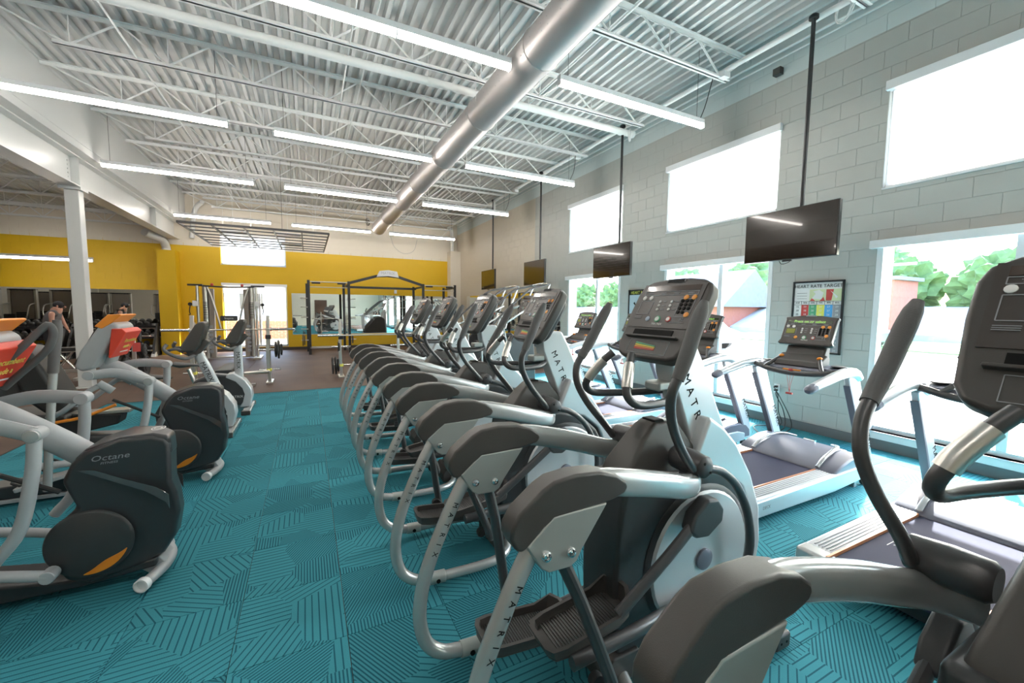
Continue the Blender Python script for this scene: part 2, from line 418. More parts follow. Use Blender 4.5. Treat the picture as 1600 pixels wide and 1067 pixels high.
def wall_boxes(mb, axis, p0, p1, a0, a1, z0, z1, holes):
    """solid wall between planes p0..p1 with rectangular holes (a0,a1,z0,z1)"""
    A = sorted({a0, a1} | {h[0] for h in holes} | {h[1] for h in holes}); Z = sorted({z0, z1} | {h[2] for h in holes} | {h[3] for h in holes})
    for i in range(len(A) - 1):
        run = None
        for j in range(len(Z) - 1):
            ca, cz = (A[i] + A[i + 1]) / 2, (Z[j] + Z[j + 1]) / 2
            solid = not any(h[0] < ca < h[1] and h[2] < cz < h[3] for h in holes)
            if solid:
                if run is None: run = Z[j]
            if (not solid or j == len(Z) - 2) and run is not None:
                zt = Z[j + 1] if solid else Z[j]
                if axis == 'x': mb.rng(p0, p1, A[i], A[i + 1], run, zt)
                else: mb.rng(A[i], A[i + 1], p0, p1, run, zt)
                run = None
WY = [(.42, 2.34), (3.49, 5.41), (6.57, 8.45)]
WY_EXTRA = [(-2.65, -.73)]
hR = [(a, b, 2.93, 4.05) for a, b in WY + WY_EXTRA] + [(a, b, .20, 2.34) for a, b in WY + WY_EXTRA]
mb = MB(); wall_boxes(mb, 'x', XR + .008, XR + .26, YF, YB + .3, -.1, 5.6, hR)
wall_r = struct(mb.build('wall_right', wall_paint_lamp_tint))
# individual blocks of the right wall
BH, BL = .195, .39
blocks = []
row = 0; z = -.065
while z < 5.2:
    y = YF + (BL / 2 if row % 2 else 0)
    if row % 2: blocks.append((YF, y, z, z + BH))
    while y < YB:
        blocks.append((y, min(y + BL, YB), z, z + BH)); y += BL
    z += BH; row += 1
def cut(r, holes):
    out = [r]
    for h in holes:
        new = []
        for a0, a1, z0, z1 in out:
            if h[1] <= a0 or h[0] >= a1 or h[3] <= z0 or h[2] >= z1: new.append((a0, a1, z0, z1)); continue
            if a0 < h[0]: new.append((a0, h[0], z0, z1))
            if a1 > h[1]: new.append((h[1], a1, z0, z1))
            b0, b1 = max(a0, h[0]), min(a1, h[1])
            if z0 < h[2]: new.append((b0, b1, z0, h[2]))
            if z1 > h[3]: new.append((b0, b1, h[3], z1))
        out = new
    return [r for r in out if r[1] - r[0] > .02 and r[3] - r[2] > .02]
def slab(mb, r, c=.0025, M=None):
    a0, a1, z0, z1 = r; g = .0014; t = .008; a0 += g; a1 -= g; z0 += g; z1 -= g
    ya, za = (a0 + a1) / 2, (z0 + z1) / 2
    w, h = (a1 - a0) / 2, (z1 - z0) / 2
    vs = []
    for x, k in ((-t + .003, 0), (-t + .0015, 0), (-t, c)):
        for sy, sz in ((-1, -1), (1, -1), (1, 1), (-1, 1)): vs.append((x, sy * (w - k), sz * (h - k)))
    fs = [(8, 11, 10, 9)] + [(i, (i + 1) % 4, 4 + (i + 1) % 4, 4 + i) for i in range(4)] + [(4 + i, 4 + (i + 1) % 4, 8 + (i + 1) % 4, 8 + i) for i in range(4)]
    mb.add([(v[0] + (XR + .008), v[1] + ya, v[2] + za) for v in vs] if M is None else vs, fs)
    return ya, za
fr = []
for r in blocks:
    if r[3] > 5.35 or r[3] < .08: continue
    for q in cut(r, hR):
        d = math.hypot(XR, (q[0] + q[1]) / 2); vis = (q[0] + q[1]) / 2 > 1.0
        fr.append(((0 if vis else 1, d), q))
fr.sort()
bm_cache = {}
for (k, q) in fr[:295]:
    w, h = round(q[1] - q[0], 3), round(q[3] - q[2], 3)
    if (w, h) not in bm_cache:
        m_ = MB(); slab(m_, (0, w, 0, h), M=1); bm_cache[(w, h)] = m_.mesh('block', wall_paint_lamp_tint, 4)
    o = bpy.data.objects.new('block', bm_cache[(w, h)]); COL.objects.link(o); o.parent = wall_r; o.location = (XR + .008, (q[0] + q[1]) / 2, (q[2] + q[3]) / 2)
mb = MB()
for (k, q) in fr[295:]: slab(mb, q)
mb.build('block_courses', wall_paint_lamp_tint, wall_r, ang=4)['kind'] = 'stuff'

# back wall: yellow up to 3.6, cream above, holes for the window and the glazed door
hB = [(-2.56, -.64, 2.97, 4.0), (-2.56, -.64, .15, 2.32)]
mb = MB(); wall_boxes(mb, 'y', YB + .006, YB + .3, XL, XR + .26, -.1, 3.6, [h if h[3] < 3.6 else (h[0], h[1], h[2], 3.6) for h in hB])
wall_b = struct(mb.build('wall_back', yellow))
mb = MB(); wall_boxes(mb, 'y', YB + .006, YB + .3, XL, XR + .26, 3.6, 5.6, [(-2.56, -.64, 3.6, 4.0)])
mb.build('upper_cream_band', cream, wall_b)
my, mc = MB(), MB()
z = .0; row = 0
while z < 5.2:
    x = -9.0 + (BL / 2 if row % 2 else 0)
    while x < 5.7:
        for q in cut((x, min(x + BL, 5.75), z, z + BH), hB):
            a0, a1, z0, z1 = q; g = .004
            tgt = my if (z0 + z1) / 2 < 3.6 else mc
            tgt.rng(a0 + g, a1 - g, YB, YB + .006, z0 + g, z1 - g)
        x += BL
    z += BH; row += 1
my.build('yellow_block_courses', yellow, wall_b)['kind'] = 'stuff'
mc.build('cream_block_courses', cream, wall_b)['kind'] = 'stuff'
# yellow pilaster with the duct elbow on top, corner pilaster
p = MB().rng(-4.12, -3.66, 16.32, YB - .002, 0, 3.28).build('trim_1', yellow); struct(p)
p = MB().rng(5.32, XR - .002, 16.35, YB - .002, 0, 3.9).build('trim_2', cream, None, .01); struct(p)
struct(MB().rng(XL, XR + .26, YF - .2, YF, -.1, 5.6).build('wall_front', cream))
struct(MB().rng(XL - .2, XL, YF - .2, YB + .3, -.1, 5.6).build('wall_left', cream))
d1 = struct(MB().rng(.55, 1.5, YF, YF + .05, 0, 2.15).build('door_4', door_br))
MB().rng(.65, .75, YF + .05, YF + .09, .95, 1.1).build('door_handle', chrome, d1)
# baseboards
struct(MB().rng(XR - .014, XR - .001, YF, YB, 0, .115).build('baseboard_right', base_m, None, .003))
struct(MB().rng(-3.64, 5.3, YB - .014, YB - .001, 0, .10).rng(XL, -4.13, YB - .014, YB - .001, 0, .10).build('baseboard_back', base_k, None, .003))

# ceiling: corrugated deck
mb = MB(); pitch = .152; prof = []
x = XU - .3; n = int((XR - XU + .5) / pitch) + 1
for i in range(n):
    prof += [(x, ZC), (x + .045, ZC), (x + .065, ZC + .058), (x + .132, ZC + .058)]; x += pitch
vs = [(a, YF, b) for a, b in prof] + [(a, YB + .1, b) for a, b in prof]; m = len(prof)
mb.add(vs, [(i, i + 1, m + i + 1, m + i) for i in range(m - 1)])
mb.rng(XU - .3, XR + .3, YF - .2, YB + .3, 5.24, 5.3)
ceil_o = struct(mb.build('ceiling', deck_m))
# low ceiling of the room on the left
mb = MB(); prof = []; x = XL
while x < XU - .1: prof += [(x, 4.3), (x + .045, 4.3), (x + .065, 4.345), (x + .132, 4.345)]; x += pitch
vs = [(a, YF, b) for a, b in prof] + [(a, YB + .1, b) for a, b in prof]; m = len(prof)
mb.add(vs, [(i, i + 1, m + i + 1, m + i) for i in range(m - 1)])
mb.rng(XL, XU - .06, YF - .2, YB + .1, 4.36, 4.42)
struct(mb.build('ceiling_left_room', deck_m))
# upper wall over the beam
struct(MB().rng(XU - .06, XU, YF, YB, 4.22, ZC + .05).build('wall_upper_left', beam_m))

# steel I-beam and column
bt = thing('steel_beam', 'long white steel I-beam carried by the column at the left', 'beam', (-3.75, 8, 3.67))
def b_(n, a, m=beam_m, bev=.004): return MB().rng(*a).build(n, m, bt, bev)
b_('bottom_flange', (-.14, .14, -12.9, 8.7, 0, .025))
b_('top_flange', (-.14, .14, -12.9, 8.7, .525, .55))
b_('web', (-.012, .012, -12.9, 8.7, .025, .525))
for yy in (-5.6, -1.6, 2.3, 6.5): b_('stiffener', (.0, .13, yy, yy + .016, .025, .525))
mb = MB()
for yy in (2.20, 2.42):
    for k in range(6): mb.lathe([(.016, 0), (.016, .012), (.009, .014)], (.013, yy, .08 + k * .07), (1, 0, 0), 6)
mb.build('bolt_row', beam_m, bt)
struct(MB().rng(-3.94, -3.44, YF, YB, 4.215, 4.225).build('trim_3', beam_m))
ct = thing('steel_column', 'square white steel column under the beam at the left', 'column', (-3.75, 10.4, 0))
MB().rng(-.1, .1, -.1, .1, .015, 3.62).build('shaft', beam_m, ct, .012)
MB().rng(-.16, .16, -.16, .16, 0, .015).build('base_plate', beam_m, ct)
MB().rng(-.15, .15, -.15, .15, 3.62, 3.67).build('cap_plate', beam_m, ct)

# joists
JY = [16.45, 15.2, 13.6, 12.0, 10.4, 8.8, 7.2, 5.6, 4.0, 2.4, .8]
jnames = ['against the back wall', 'second from the back wall', 'third from the back wall', 'fourth from the back wall', 'fifth from the back wall', 'sixth from the back wall', 'seventh from the back wall', 'near the big pipe', 'just behind the nearest lamps', 'above the top edge of the picture', 'over the camera']
def joist(yj, x0, x1, zt, name, label, depth=.42, grp='open web roof joists'):
    j = thing(name, label, 'joist', (0, yj, zt), 0, grp)
    MB().rng(x0, x1, -.045, -.008, -.008, 0).rng(x0, x1, .008, .045, -.008, 0).rng(x0, x1, -.014, -.008, -.05, 0).rng(x0, x1, .008, .014, -.05, 0).build('top_chord', joist_m, j)
    b0, b1 = x0 + .75, x1 - .42
    zb = -depth
    MB().rng(b0, b1, -.04, -.008, zb, zb + .007).rng(b0, b1, .008, .04, zb, zb + .007).rng(b0, b1, -.014, -.008, zb, zb + .045).rng(b0, b1, .008, .014, zb, zb + .045).build('bottom_chord', joist_m, j)
    n = 8; w = (b1 - b0 - .3) / n
    webs = [((x0 + .06, -.02), (b0 + .15, zb + .02))]
    for i in range(n):
        a = b0 + .15 + i * w
        webs += [((a, zb + .02), (a + w / 2, -.02)), ((a + w / 2, -.02), (a + w, zb + .02))]
    webs.append(((b1 - .15, zb + .02), (x1 - .05, -.02)))
    for i, (p, q) in enumerate(webs):
        MB().tube([(p[0], 0, p[1]), (q[0], 0, q[1])], .0135, 6).build('web_bar', joist_m, j)
    mb = MB()
    for i in range(n):
        a = b0 + .15 + i * w + w; 
        MB().tube([(a - w + .0, .012, zb + .02), (a - w + .0, .012, -.03)], .007, 5).build('vertical_strut', joist_m, j)
    return j
for yj, nm in zip(JY, jnames):
    joist(yj, XU + .01, XR - .02, ZC - .002, 'ceiling_joist', 'white open web roof joist ' + nm)
for k, yj in enumerate([16.0, 14.4, 12.8, 11.2]):
    joist(yj, -10.5, -3.95, 4.29, 'ceiling_joist', 'white joist over the left room, ' + ['by the yellow wall', 'second from the yellow wall', 'third from the yellow wall', 'nearest the camera'][k], .36, 'joists of the low left room')
# bridging rods across the joists
for k, (x, zz) in enumerate([(-1.9, 4.76), (.55, 4.76), (.85, 5.08), (3.2, 4.76)]):
    tag(MB().tube([(x, .5, zz), (x, 16.6, zz)], .012, 6).build('bridging_rod', joist_m), 'thin white bridging rod across the joists, ' + ['left of the hanging rig grid middle', 'left of the round duct, low', 'left of the round duct, high', 'right of the round duct'][k], 'rod')
tag(MB().tube([(5.25, .3, 4.86), (5.25, 16.5, 4.86)], .035, 10).build('conduit_rail', joist_m), 'long shiny white strut rail along the right wall carrying the television poles', 'rail')
for k, (x, z) in enumerate([(5.60, 4.93), (5.66, 4.87), (5.70, 4.98)]):
    tag(MB().tube([(x, .2, z), (x, 16.3, z)], .012, 6).build('conduit', joist_m), 'thin pale conduit high on the right wall, ' + ['farthest off the wall', 'lowest of the three', 'topmost of the three'][k], 'conduit')
# sprinkler pipe
sp_ = thing('sprinkler_pipe', 'thick white sprinkler pipe crossing under the ceiling between the joists', 'pipe', (0, 5.9, 4.72))
MB().tube([(-3.4, 0, 0), (5.36, 0, 0)], .055, 14).build('pipe_run', joist_m, sp_)
for x in (-2.9, -.6, 1.6, 3.2): MB().tube([(x, 0, -.06), (x, 0, .42)], .006, 6).lathe([(.06, -.02), (.062, 0), (.06, .02)], (x, 0, 0), (1, 0, 0), 12).build('hanger', joist_m, sp_)
MB().lathe([(.064, 0), (.066, .03), (.06, .05)], (5.32, 0, 0), (1, 0, 0), 12).build('end_cap', joist_m, sp_)

# round duct
dt = thing('spiral_duct', 'large round grey sheet metal duct running along the ceiling', 'duct', (2.29, 0, 4.30))
yd = -2.0; k = 0
secs = [(-2.0, .4), (.4, 2.2), (2.2, 3.95), (3.95, 5.6), (5.6, 7.4), (7.4, 9.2), (9.2, 11.0), (11.0, 13.0), (13.0, 15.0)]
for a, b in secs:
    s_ = MB().lathe([(.217, 0), (.221, .012), (.216, .03), (.216, b - a - .03), (.221, b - a - .012), (.217, b - a)], (0, a, 0), (0, 1, 0), 36).build('duct_section', duct_m, dt)
    mb = MB()
    for i in range(int((b - a) / .11)):
        for ang in (PI * 1.02, PI * 1.12, PI * .9):
            if (i * 7 + int(ang * 10)) % 3 == 0: continue
            yy = a + .08 + i * .11
            mb.lathe([(.006, 0), (.006, .0015)], (.2155 * math.cos(ang), yy, .2155 * math.sin(ang)), (math.cos(ang), 0, math.sin(ang)), 6)
    mb.build('air_hole', ink_gr, s_)['kind'] = 'stuff'
    MB().lathe([(.222, 0), (.227, .008), (.222, .016)], (0, b - .008, 0), (0, 1, 0), 36).build('joint_ring', duct_m, dt)
mb = MB()
for y in (1.8, 5.3, 8.5, 11.8, 14.2): mb.tube([(-.212, y, .0), (-.212, y, .80)], .005, 5).tube([(.212, y, 0), (.212, y, .80)], .005, 5)
mb.build('hanger_wire', joist_m, dt)
# elbow duct on the yellow pilaster
el = thing('duct_elbow', 'white pipe elbow dropping from the beam end onto the yellow pilaster', 'pipe', (-3.9, 16.3, 3.28))
MB().tube([(-.02, .22, -.0), (-.02, .2, .12), (-.06, .0, .30), (-.2, -.3, .36), (-.32, -.55, .42)], .11, 16, 4).build('elbow_pipe', beam_m, el)
MB().lathe([(.125, 0), (.125, .03)], (-.02, .22, .0), (0, 0, 1), 18).build('collar', beam_m, el)
el2 = tag(MB().tube([(-3.3, 16.72, 3.75), (-3.2, 16.6, 4.4), (-3.1, 16.5, 4.7), (-2.9, 16.3, 4.85)], .07, 12, 4).build('bent_pipe', beam_m), 'white bent pipe in the far left corner above the beam end', 'pipe')
tag(MB().tube([(5.45, 16.55, 3.9), (5.45, 16.55, 4.6), (5.35, 16.4, 4.8)], .07, 12, 3).build('bent_pipe', joist_m), 'white bent pipe on top of the far right corner pilaster', 'pipe')

# ------------------------------------------------------------------ windows on the right
def window(idx, axis, a0, a1, z0, z1, mull, plane, depth, up=False, pl=1):
    def R(mb, u0, u1, v0, v1, w0, w1):
        return mb.rng(w0, w1, u0, u1, v0, v1) if axis == 'x' else mb.rng(u0, u1, w0, w1, v0, v1)
    t = .05; w0, w1 = plane + .07, plane + .13
    o = MB(); R(o, a0, a1, z0, z0 + t, w0, w1); R(o, a0, a1, z1 - t, z1, w0, w1); R(o, a0, a0 + t, z0, z1, w0, w1); R(o, a1 - t, a1, z0, z1, w0, w1)
    wo_ = struct(o.build(('window_%d' if up else 'door_%d') % idx, alu, None, .004))
    for mu in mull:
        m_ = MB(); R(m_, mu - .035, mu + .035, z0 + t, z1 - t, w0, w1); m_.build('mullion', alu, wo_)
    ed = [a0 + t] + [x for mu in mull for x in (mu - .035, mu + .035)] + [a1 - t]
    for k in range(0, len(ed), 2):
        m_ = MB(); R(m_, ed[k], ed[k + 1], z0 + t, z1 - t, plane + .098, plane + .102); m_.build('glass_pane', glass, wo_)
    m_ = MB(); R(m_, a0, a1, z0 - .02, z0, plane - .012, plane + .25); m_.build('sill', white_tr, wo_)
    return wo_
wi = 1
for k, (a, b) in enumerate(WY + WY_EXTRA):
    window(k + 1, 'x', a, b, .20, 2.34, [a + .85] if k else [1.30], XR, .2, False)
    window(k + 1, 'x', a, b, 2.93, 4.05, [], XR, .2, True)
    nm = ['nearest in view', 'middle', 'farthest'][k] if k < 3 else 'behind the camera'
    s = thing('roller_shade', 'closed white roller shade glowing in the upper window, ' + nm, 'shade', (XR, (a + b) / 2, 4.05))
    h = (b - a) / 2
    MB().rng(-.05, .045, -h - .02, h + .02, -.085, .015).build('cassette', white_tr, s, .006)
    MB().rng(.028, .030, -h + .02, h - .02, -1.11, -.06).build('fabric', shade_m, s)
    MB().rng(.018, .040, -h + .02, h - .02, -1.12, -1.10).build('bottom_bar', white_tr, s)
    s = thing('roller_shade', 'rolled up white shade housing above the lower glass, ' + nm, 'shade', (XR, (a + b) / 2, 2.34))
    MB().rng(-.07, -.0, -h - .05, h + .05, -.075, .015).build('cassette', white_tr, s, .006)
    MB().cyl((.03, -h + .03, -.04), (.03, h - .03, -.04), .03).build('shade_roll', white_tr, s)
# white trim boxes around lower door frames
for k, (a, b) in enumerate(WY):
    struct(MB().rng(XR - .004, XR + .07, a - .0, a + .06, .2, 2.3).rng(XR - .004, XR + .07, b - .06, b, .2, 2.3).rng(XR - .012, XR + .1, a - .04, b + .04, .115, .20).build('trim_%d' % (k + 4), white_tr, None, .004))
# back openings
window(4 + 1, 'y', -2.56, -.64, 2.97, 4.0, [-1.55], YB, .2, True)
window(5 + 1, 'y', -2.56, -.64, .15, 2.32, [-1.50], YB, .2, False)
s = thing('roller_shade', 'half closed white shade in the small upper window of the yellow wall', 'shade', (-1.6, YB, 4.0))
MB().rng(-.95, .95, -.03, .05, -.08, .01).build('cassette', white_tr, s, .005)
MB().rng(-.93, -.06, .035, .037, -1.0, -.07).build('fabric', shade_m, s); MB().rng(-.04, .93, .035, .037, -1.0, -.07).build('fabric', shade_m, s)
s = thing('roller_shade', 'partly lowered shade above the glazed door in the yellow wall', 'shade', (-1.6, YB, 2.32))
MB().rng(-.97, .97, -.06, .03, -.07, .02).build('cassette', white_tr, s, .005)
MB().rng(-.93, .93, .035, .037, -.32, -.06).build('fabric', shade_m, s)

# mirrors
def mirror(axis, a0, a1, z0, z1, p, label, seams):
    t = thing('wall_mirror', label, 'mirror', (0, 0, 0))
    ed = [a0] + seams + [a1]
    for i in range(len(ed) - 1):
        m_ = MB()
        if axis == 'y': m_.rng(ed[i] + .001, ed[i + 1] - .001, p - .012, p - .006, z0, z1)
        else: m_.rng(p - .012, p - .006, ed[i] + .001, ed[i + 1] - .001, z0, z1)
        m_.build('mirror_panel', mirror_m, t)
    m_ = MB()
    if axis == 'y': m_.rng(a0, a1, p - .018, p - .001, z0 - .02, z0)
    else: m_.rng(p - .018, p - .001, a0, a1, z0 - .02, z0)
    m_.build('bottom_channel', steel, t); return t
mirror('y', -.5, 5.25, .56, 2.04, YB, 'wide wall mirror behind the black rig on the yellow wall', [1.4, 3.3])
mirror('y', -9.6, -4.15, .56, 2.04, YB, 'long wall mirror above the dumbbell racks at the left', [-7.8, -6.0])
mirror('x', 8.75, 15.6, .5, 2.04, XR, 'long wall mirror on the right wall past the last window', [10.4, 12.1, 13.9])
# power outlets, exit sign in the mirror room

# ================================================================== LAMPS
def lamp(x0, y, z, label, L=2.4, grp='linear ceiling lamps'):
    t = thing('linear_lamp', label, 'lamp', (x0, y, z), 0, grp)
    MB().rng(0, L, -.035, .035, .0, .062).build('housing', white_tr, t, .006)
    MB().rng(-.006, .0, -.037, .037, -.055, .064).build('end_plate', white_tr, t); MB().rng(L, L + .006, -.037, .037, -.055, .064).build('end_plate', white_tr, t)
    for a, b in ((.004, L / 2 - .008), (L / 2 + .008, L - .004)):
        MB().oval([(a, 0, -.02), (b, 0, -.02)], .033, .034, 12, sq=.6).build('diffuser', tube_em, t)
    MB().rng(L / 2 - .007, L / 2 + .007, -.035, .035, -.054, .0).build('joint_cover', white_tr, t)
    for x in (.12, L - .12): MB().tube([(x, 0, .06), (x, 0, ZC - z - .002 if z > 4 else 4.298 - z)], .003, 5).build('suspension_cable', cable_k, t)
    return t
tube_em = mat('lamp_diffuser', (.9, .9, .88), .5, emit=(1.0, .935, .86), es=LAMP, var=.01)
cols = [(-3.36, 'left'), (-.37, 'middle'), (2.67, 'right')]
rows = [(4.18, 'nearest the camera'), (7.32, 'second from the camera'), (10.46, 'third from the camera'), (15.1, 'far end')]
RIGHT = []
for y, rn in rows:
    for x, cn in cols:
        l_ = lamp(x, y, 4.18, 'lit white linear lamp, %s column, row %s' % (cn, rn))
        if cn == 'right': RIGHT.append(l_)
lamp(-7.55, 14.9, 2.75, 'lit white linear lamp hanging low in the left room', L=2.45)
for x in (-3.36, -.37, 2.67):
    lamp(x, -.6, 4.18, 'linear lamp behind the camera, ' + {-3.36: 'left', -.37: 'middle', 2.67: 'right'}[x])
for k, x in enumerate((-8.0, -8.0, -8.0)):
    lamp(x, [-2.5, 2.5, 7.5][k], 3.75, 'linear lamp over the weight machines of the left room, ' + ['nearest the front wall', 'middle', 'towards the yellow wall'][k])
# lamp feed cords
for k, (p, q) in enumerate([((5.02, 4.18, 4.24), (5.15, 4.1, 4.8)), ((4.98, 7.32, 4.24), (5.1, 7.3, 4.8)), ((4.98, 10.46, 4.24), (5.1, 10.4, 4.8))]):
    m_ = [(p[0] * .6 + q[0] * .4 + .05, p[1], p[2] * .6 + q[2] * .4)]
    lp = RIGHT[k]; o_ = Vector(lp.location)
    MB().tube([Vector(p) - o_] + [Vector(a) - o_ for a in m_] + [Vector(q) - o_], .006, 6, 5).build('power_cord', cable_k, lp)
# cable coils along the right wall
def coil(x, y, z, r, label, m=cable_w, n=4, axis=0):
    mb = MB()
    for i in range(n):
        rr = r * (1 - .12 * i); c = (x + .02 * i, y + .015 * i, z + .02 * math.sin(i * 2))
        pts = []
        for j in range(17):
            a = 2 * PI * j / 16
            pts.append((c[0] + rr * math.cos(a) * .5, c[1] + rr * math.cos(a) * .86, c[2] + rr * math.sin(a)))
        mb.tube(pts, .005, 5)
    return tag(mb.build('cable_coil', m), label, 'cable')
coil(5.2, 2.55, 4.80, .16, 'coil of white cable at the top of the nearest television pole')
coil(5.15, 5.75, 4.62, .10, 'coil of white cable beside the second television pole')
coil(5.13, 11.55, 4.65, .16, 'tangled white cable coil near the fourth television pole')
coil(2.1, 16.42, 4.75, .14, 'dark cable coil high at the end of the round duct', cable_k)
for k, y in enumerate((3.95, 6.0, 7.35, 10.2)):
    t = tag(MB().rng(5.12, 5.24, y - .05, y + .05, 4.72, 4.79).build('junction_box', white_tr, None, .005), 'small white junction box under the joist end, ' + ['nearest', 'second', 'third', 'farthest'][k], 'box')
for k, (y, z) in enumerate([(3.55, 4.75), (5.2, 4.78)]):
    tag(MB().rng(5.68, 5.758, y - .05, y + .05, z - .05, z + .04).build('wall_box', [dark, white_tr][k], None, .004), ['small dark sensor high on the right wall by the first pole', 'pale electrical box high on the right wall by the third joist'][k], 'box')

# ================================================================== TELEVISIONS
for k, y in enumerate((2.88, 5.97, 8.82, 11.68)):
    nm = ['nearest, biggest in view', 'second from the camera', 'third from the camera', 'farthest, by the corner'][k]
    t = thing('television', 'flat black television hanging on a black pole, ' + nm, 'television', (5.0, y, 2.15), 0, 'televisions over the treadmills')
    MB().rng(-.012, .04, -.51, .51, 0, .585).build('cabinet', tv_b, t, .006)
    MB().rng(-.0145, -.012, -.500, .500, .012, .575).build('screen', tv_s, t)
    MB().rng(.04, .115, -.2, .2, .15, .42).build('wall_plate', tv_b, t, .004)
    MB().rng(-.0, .02, -.05, .05, -.018, .0).build('sensor_bump', tv_b, t)
    MB().tube([(.03, .1, .0), (.03, .07, -.04), (.03, 0, -.03), (.03, -.04, 0)], .004, 5, 3).build('cable_loop', cable_k, t)
    p = thing('television_pole', 'black steel pole from the ceiling rail down to the television, ' + nm, 'pole', (5.13, y - .06, 2.30))
    MB().tube([(0, 0, 0), (0, 0, 2.54)], .022, 12).build('pole_tube', rack_k, p)
    MB().lathe([(.05, 0), (.05, .03), (.03, .05)], (0, 0, 2.50), (0, 0, 1), 12).build('top_clamp', rack_k, p)

# ================================================================== POSTERS
def poster(y0, y1, z0, z1, label, full=True):
    w, h = y1 - y0, z1 - z0
    t = thing('framed_poster', label, 'poster', (XR, (y0 + y1) / 2, (z0 + z1) / 2))
    f = .022
    MB().rng(-.022, -.001, -w / 2, w / 2, h / 2 - f, h / 2).rng(-.022, -.001, -w / 2, w / 2, -h / 2, -h / 2 + f).rng(-.022, -.001, -w / 2, -w / 2 + f, -h / 2, h / 2).rng(-.022, -.001, w / 2 - f, w / 2, -h / 2, h / 2).build('frame', rack_k, t, .002)
    MB().rng(-.010, -.002, -w / 2 + f, w / 2 - f, -h / 2 + f, h / 2 - f).build('sheet', ink_w if full else ink_k, t)
    A = frame((-.0115, 0, 0), (0, -1, 0), (-1, 0, 0))           # local x to the right of the viewer, y up
    W, H = w - 2 * f, h - 2 * f
    def rect(mb, x0, x1, y0_, y1_): mb.prism([(x0, y0_), (x1, y0_), (x1, y1_), (x0, y1_)], -.001, .0006, 'xy', A); return mb
    if full:
        MB(A).text('HEART RATE TARGET', W / 9.6, Matrix.Translation((0, H / 2 - .045, .0012))).build('title', ink_k, t)
        top = H / 2 - .08; ph = .15
        rect(rect(MB(), -W / 6, W / 6, top - ph, top - .004), W / 6 + .004, W / 2, top - ph, top - .004).build('picture_panel', mat('pale_green_ink', (.62, .68, .42), .5, var=.05), t)
        m_ = MB(A)
        m_.prism([(W / 6 + .01, top - ph + .006), (W / 6 + .07, top - ph + .006), (W / 6 + .09, top - .008), (W / 6 + .01, top - .008)], -.0005, .0012, 'xy').prism([(-.08, top - ph), (-.02, top - ph), (-.06, top - ph + .04)], -.0005, .0012, 'xy').prism([(.03, top - ph), (.09, top - ph), (.07, top - ph + .05)], -.0005, .0012, 'xy').build('red_figure', ink_r, t)
        m_ = MB(A)
        m_.prism([(-.06, top - .12), (-.02, top - .06), (-.05, top - .03), (.02, top - .01), (.07, top - .05), (.05, top - .13)], 0, .0016, 'xy').build('hand_drawing', ink_w, t)
        m_ = MB(A); m_.prism([(W / 6 + .05, top - .02), (W / 2 - .04, top - .10), (W / 2 - .06, top - .12), (W / 6 + .09, top - .07)], 0, .0016, 'xy').build('hand_drawing', ink_w, t)
        m_ = MB(A)
        for i in range(3): m_.box((-W / 3, top - .05 - .035 * i, 0), (W / 3 - .06, .003, .002))
        for i in range(6): m_.box((0, top - ph - .004 - (.045 if i == 1 else 0), 0), (W, .003, .002))
        for i in (1, 2, 3, 4, 5): m_.box((-W / 2 + W * i / 6, (top - ph) - .022, 0), (.003, .045, .002))
        m_.build('rule_lines', ink_k, t)
        y0c = top - ph - .05; cw = W / 6
        heads = ['AGE', '55%', '60%', '70%', '80%', '85%']
        cm = [ink_w, ink_r, ink_g, ink_y, ink_b, ink_gr]
        vals = [['15', '20', '25', '30', '35', '40', '45', '50', '55', '60', '65', '70'], ['19', '18', '18', '17', '17', '17', '16', '16', '15', '15', '14', '14'], ['21', '20', '19', '19', '18', '18', '17', '17', '16', '16', '15', '15'], ['24', '23', '23', '22', '22', '21', '20', '20', '19', '19', '18', '17'], ['27', '27', '26', '25', '25', '24', '23', '23', '22', '21', '21', '20'], ['29', '28', '28', '27', '26', '26', '25', '24', '23', '23', '22', '21']]
        rh = (y0c + H / 2) / 12
        for c in range(6):
            x = -W / 2 + cw * (c + .5)
            MB(A).text(heads[c], .026, Matrix.Translation((x, y0c + .026, .0015))).build('column_head', ink_k, t)
            if c: rect(MB(), x - cw / 2 + .002, x + cw / 2 - .002, -H / 2 + .004, y0c).build('colour_column', cm[c], t)
            m_ = MB(A)
            for r in range(12): m_.text(vals[c][r], .034, Matrix.Translation((x, y0c - rh * (r + .5), .0014)))
            m_.build('column_numbers', ink_k if c == 0 else ink_w, t)
    else:
        MB(A).text('HEART RATE', W / 6.8, Matrix.Translation((0, H / 2 - .04, .0012))).build('title', ink_y, t)
        rect(MB(), -W / 2 + .01, W / 2 - .01, -H / 2 + .01, H / 2 - .08).build('picture_panel', mat('pale_blue_ink', (.45, .55, .62), .5, var=.1), t)
        m_ = MB(A)
        for i in range(4): m_.prism([(-.2 + .1 * i, -.3 + .12 * i), (-.14 + .1 * i, -.31 + .12 * i), (-.08 + .1 * i, -.16 + .12 * i), (-.13 + .1 * i, -.15 + .12 * i)], 0, .0015, 'xy')
        m_.build('gold_figure', ink_o, t)
        m_ = MB(A)
        for i in range(5): m_.prism([(-.15 + .07 * i, .2 - .09 * i), (-.11 + .07 * i, .22 - .09 * i), (-.05 + .07 * i, .1 - .09 * i)], 0, .0015, 'xy')
        m_.build('black_figure', ink_k, t)
    return t
poster(2.62, 3.20, 1.03, 1.94, 'framed heart rate chart with coloured columns behind the nearest treadmill console')
poster(5.72, 6.30, 1.03, 1.95, 'black framed poster with a yellow title between the two farther windows', False)

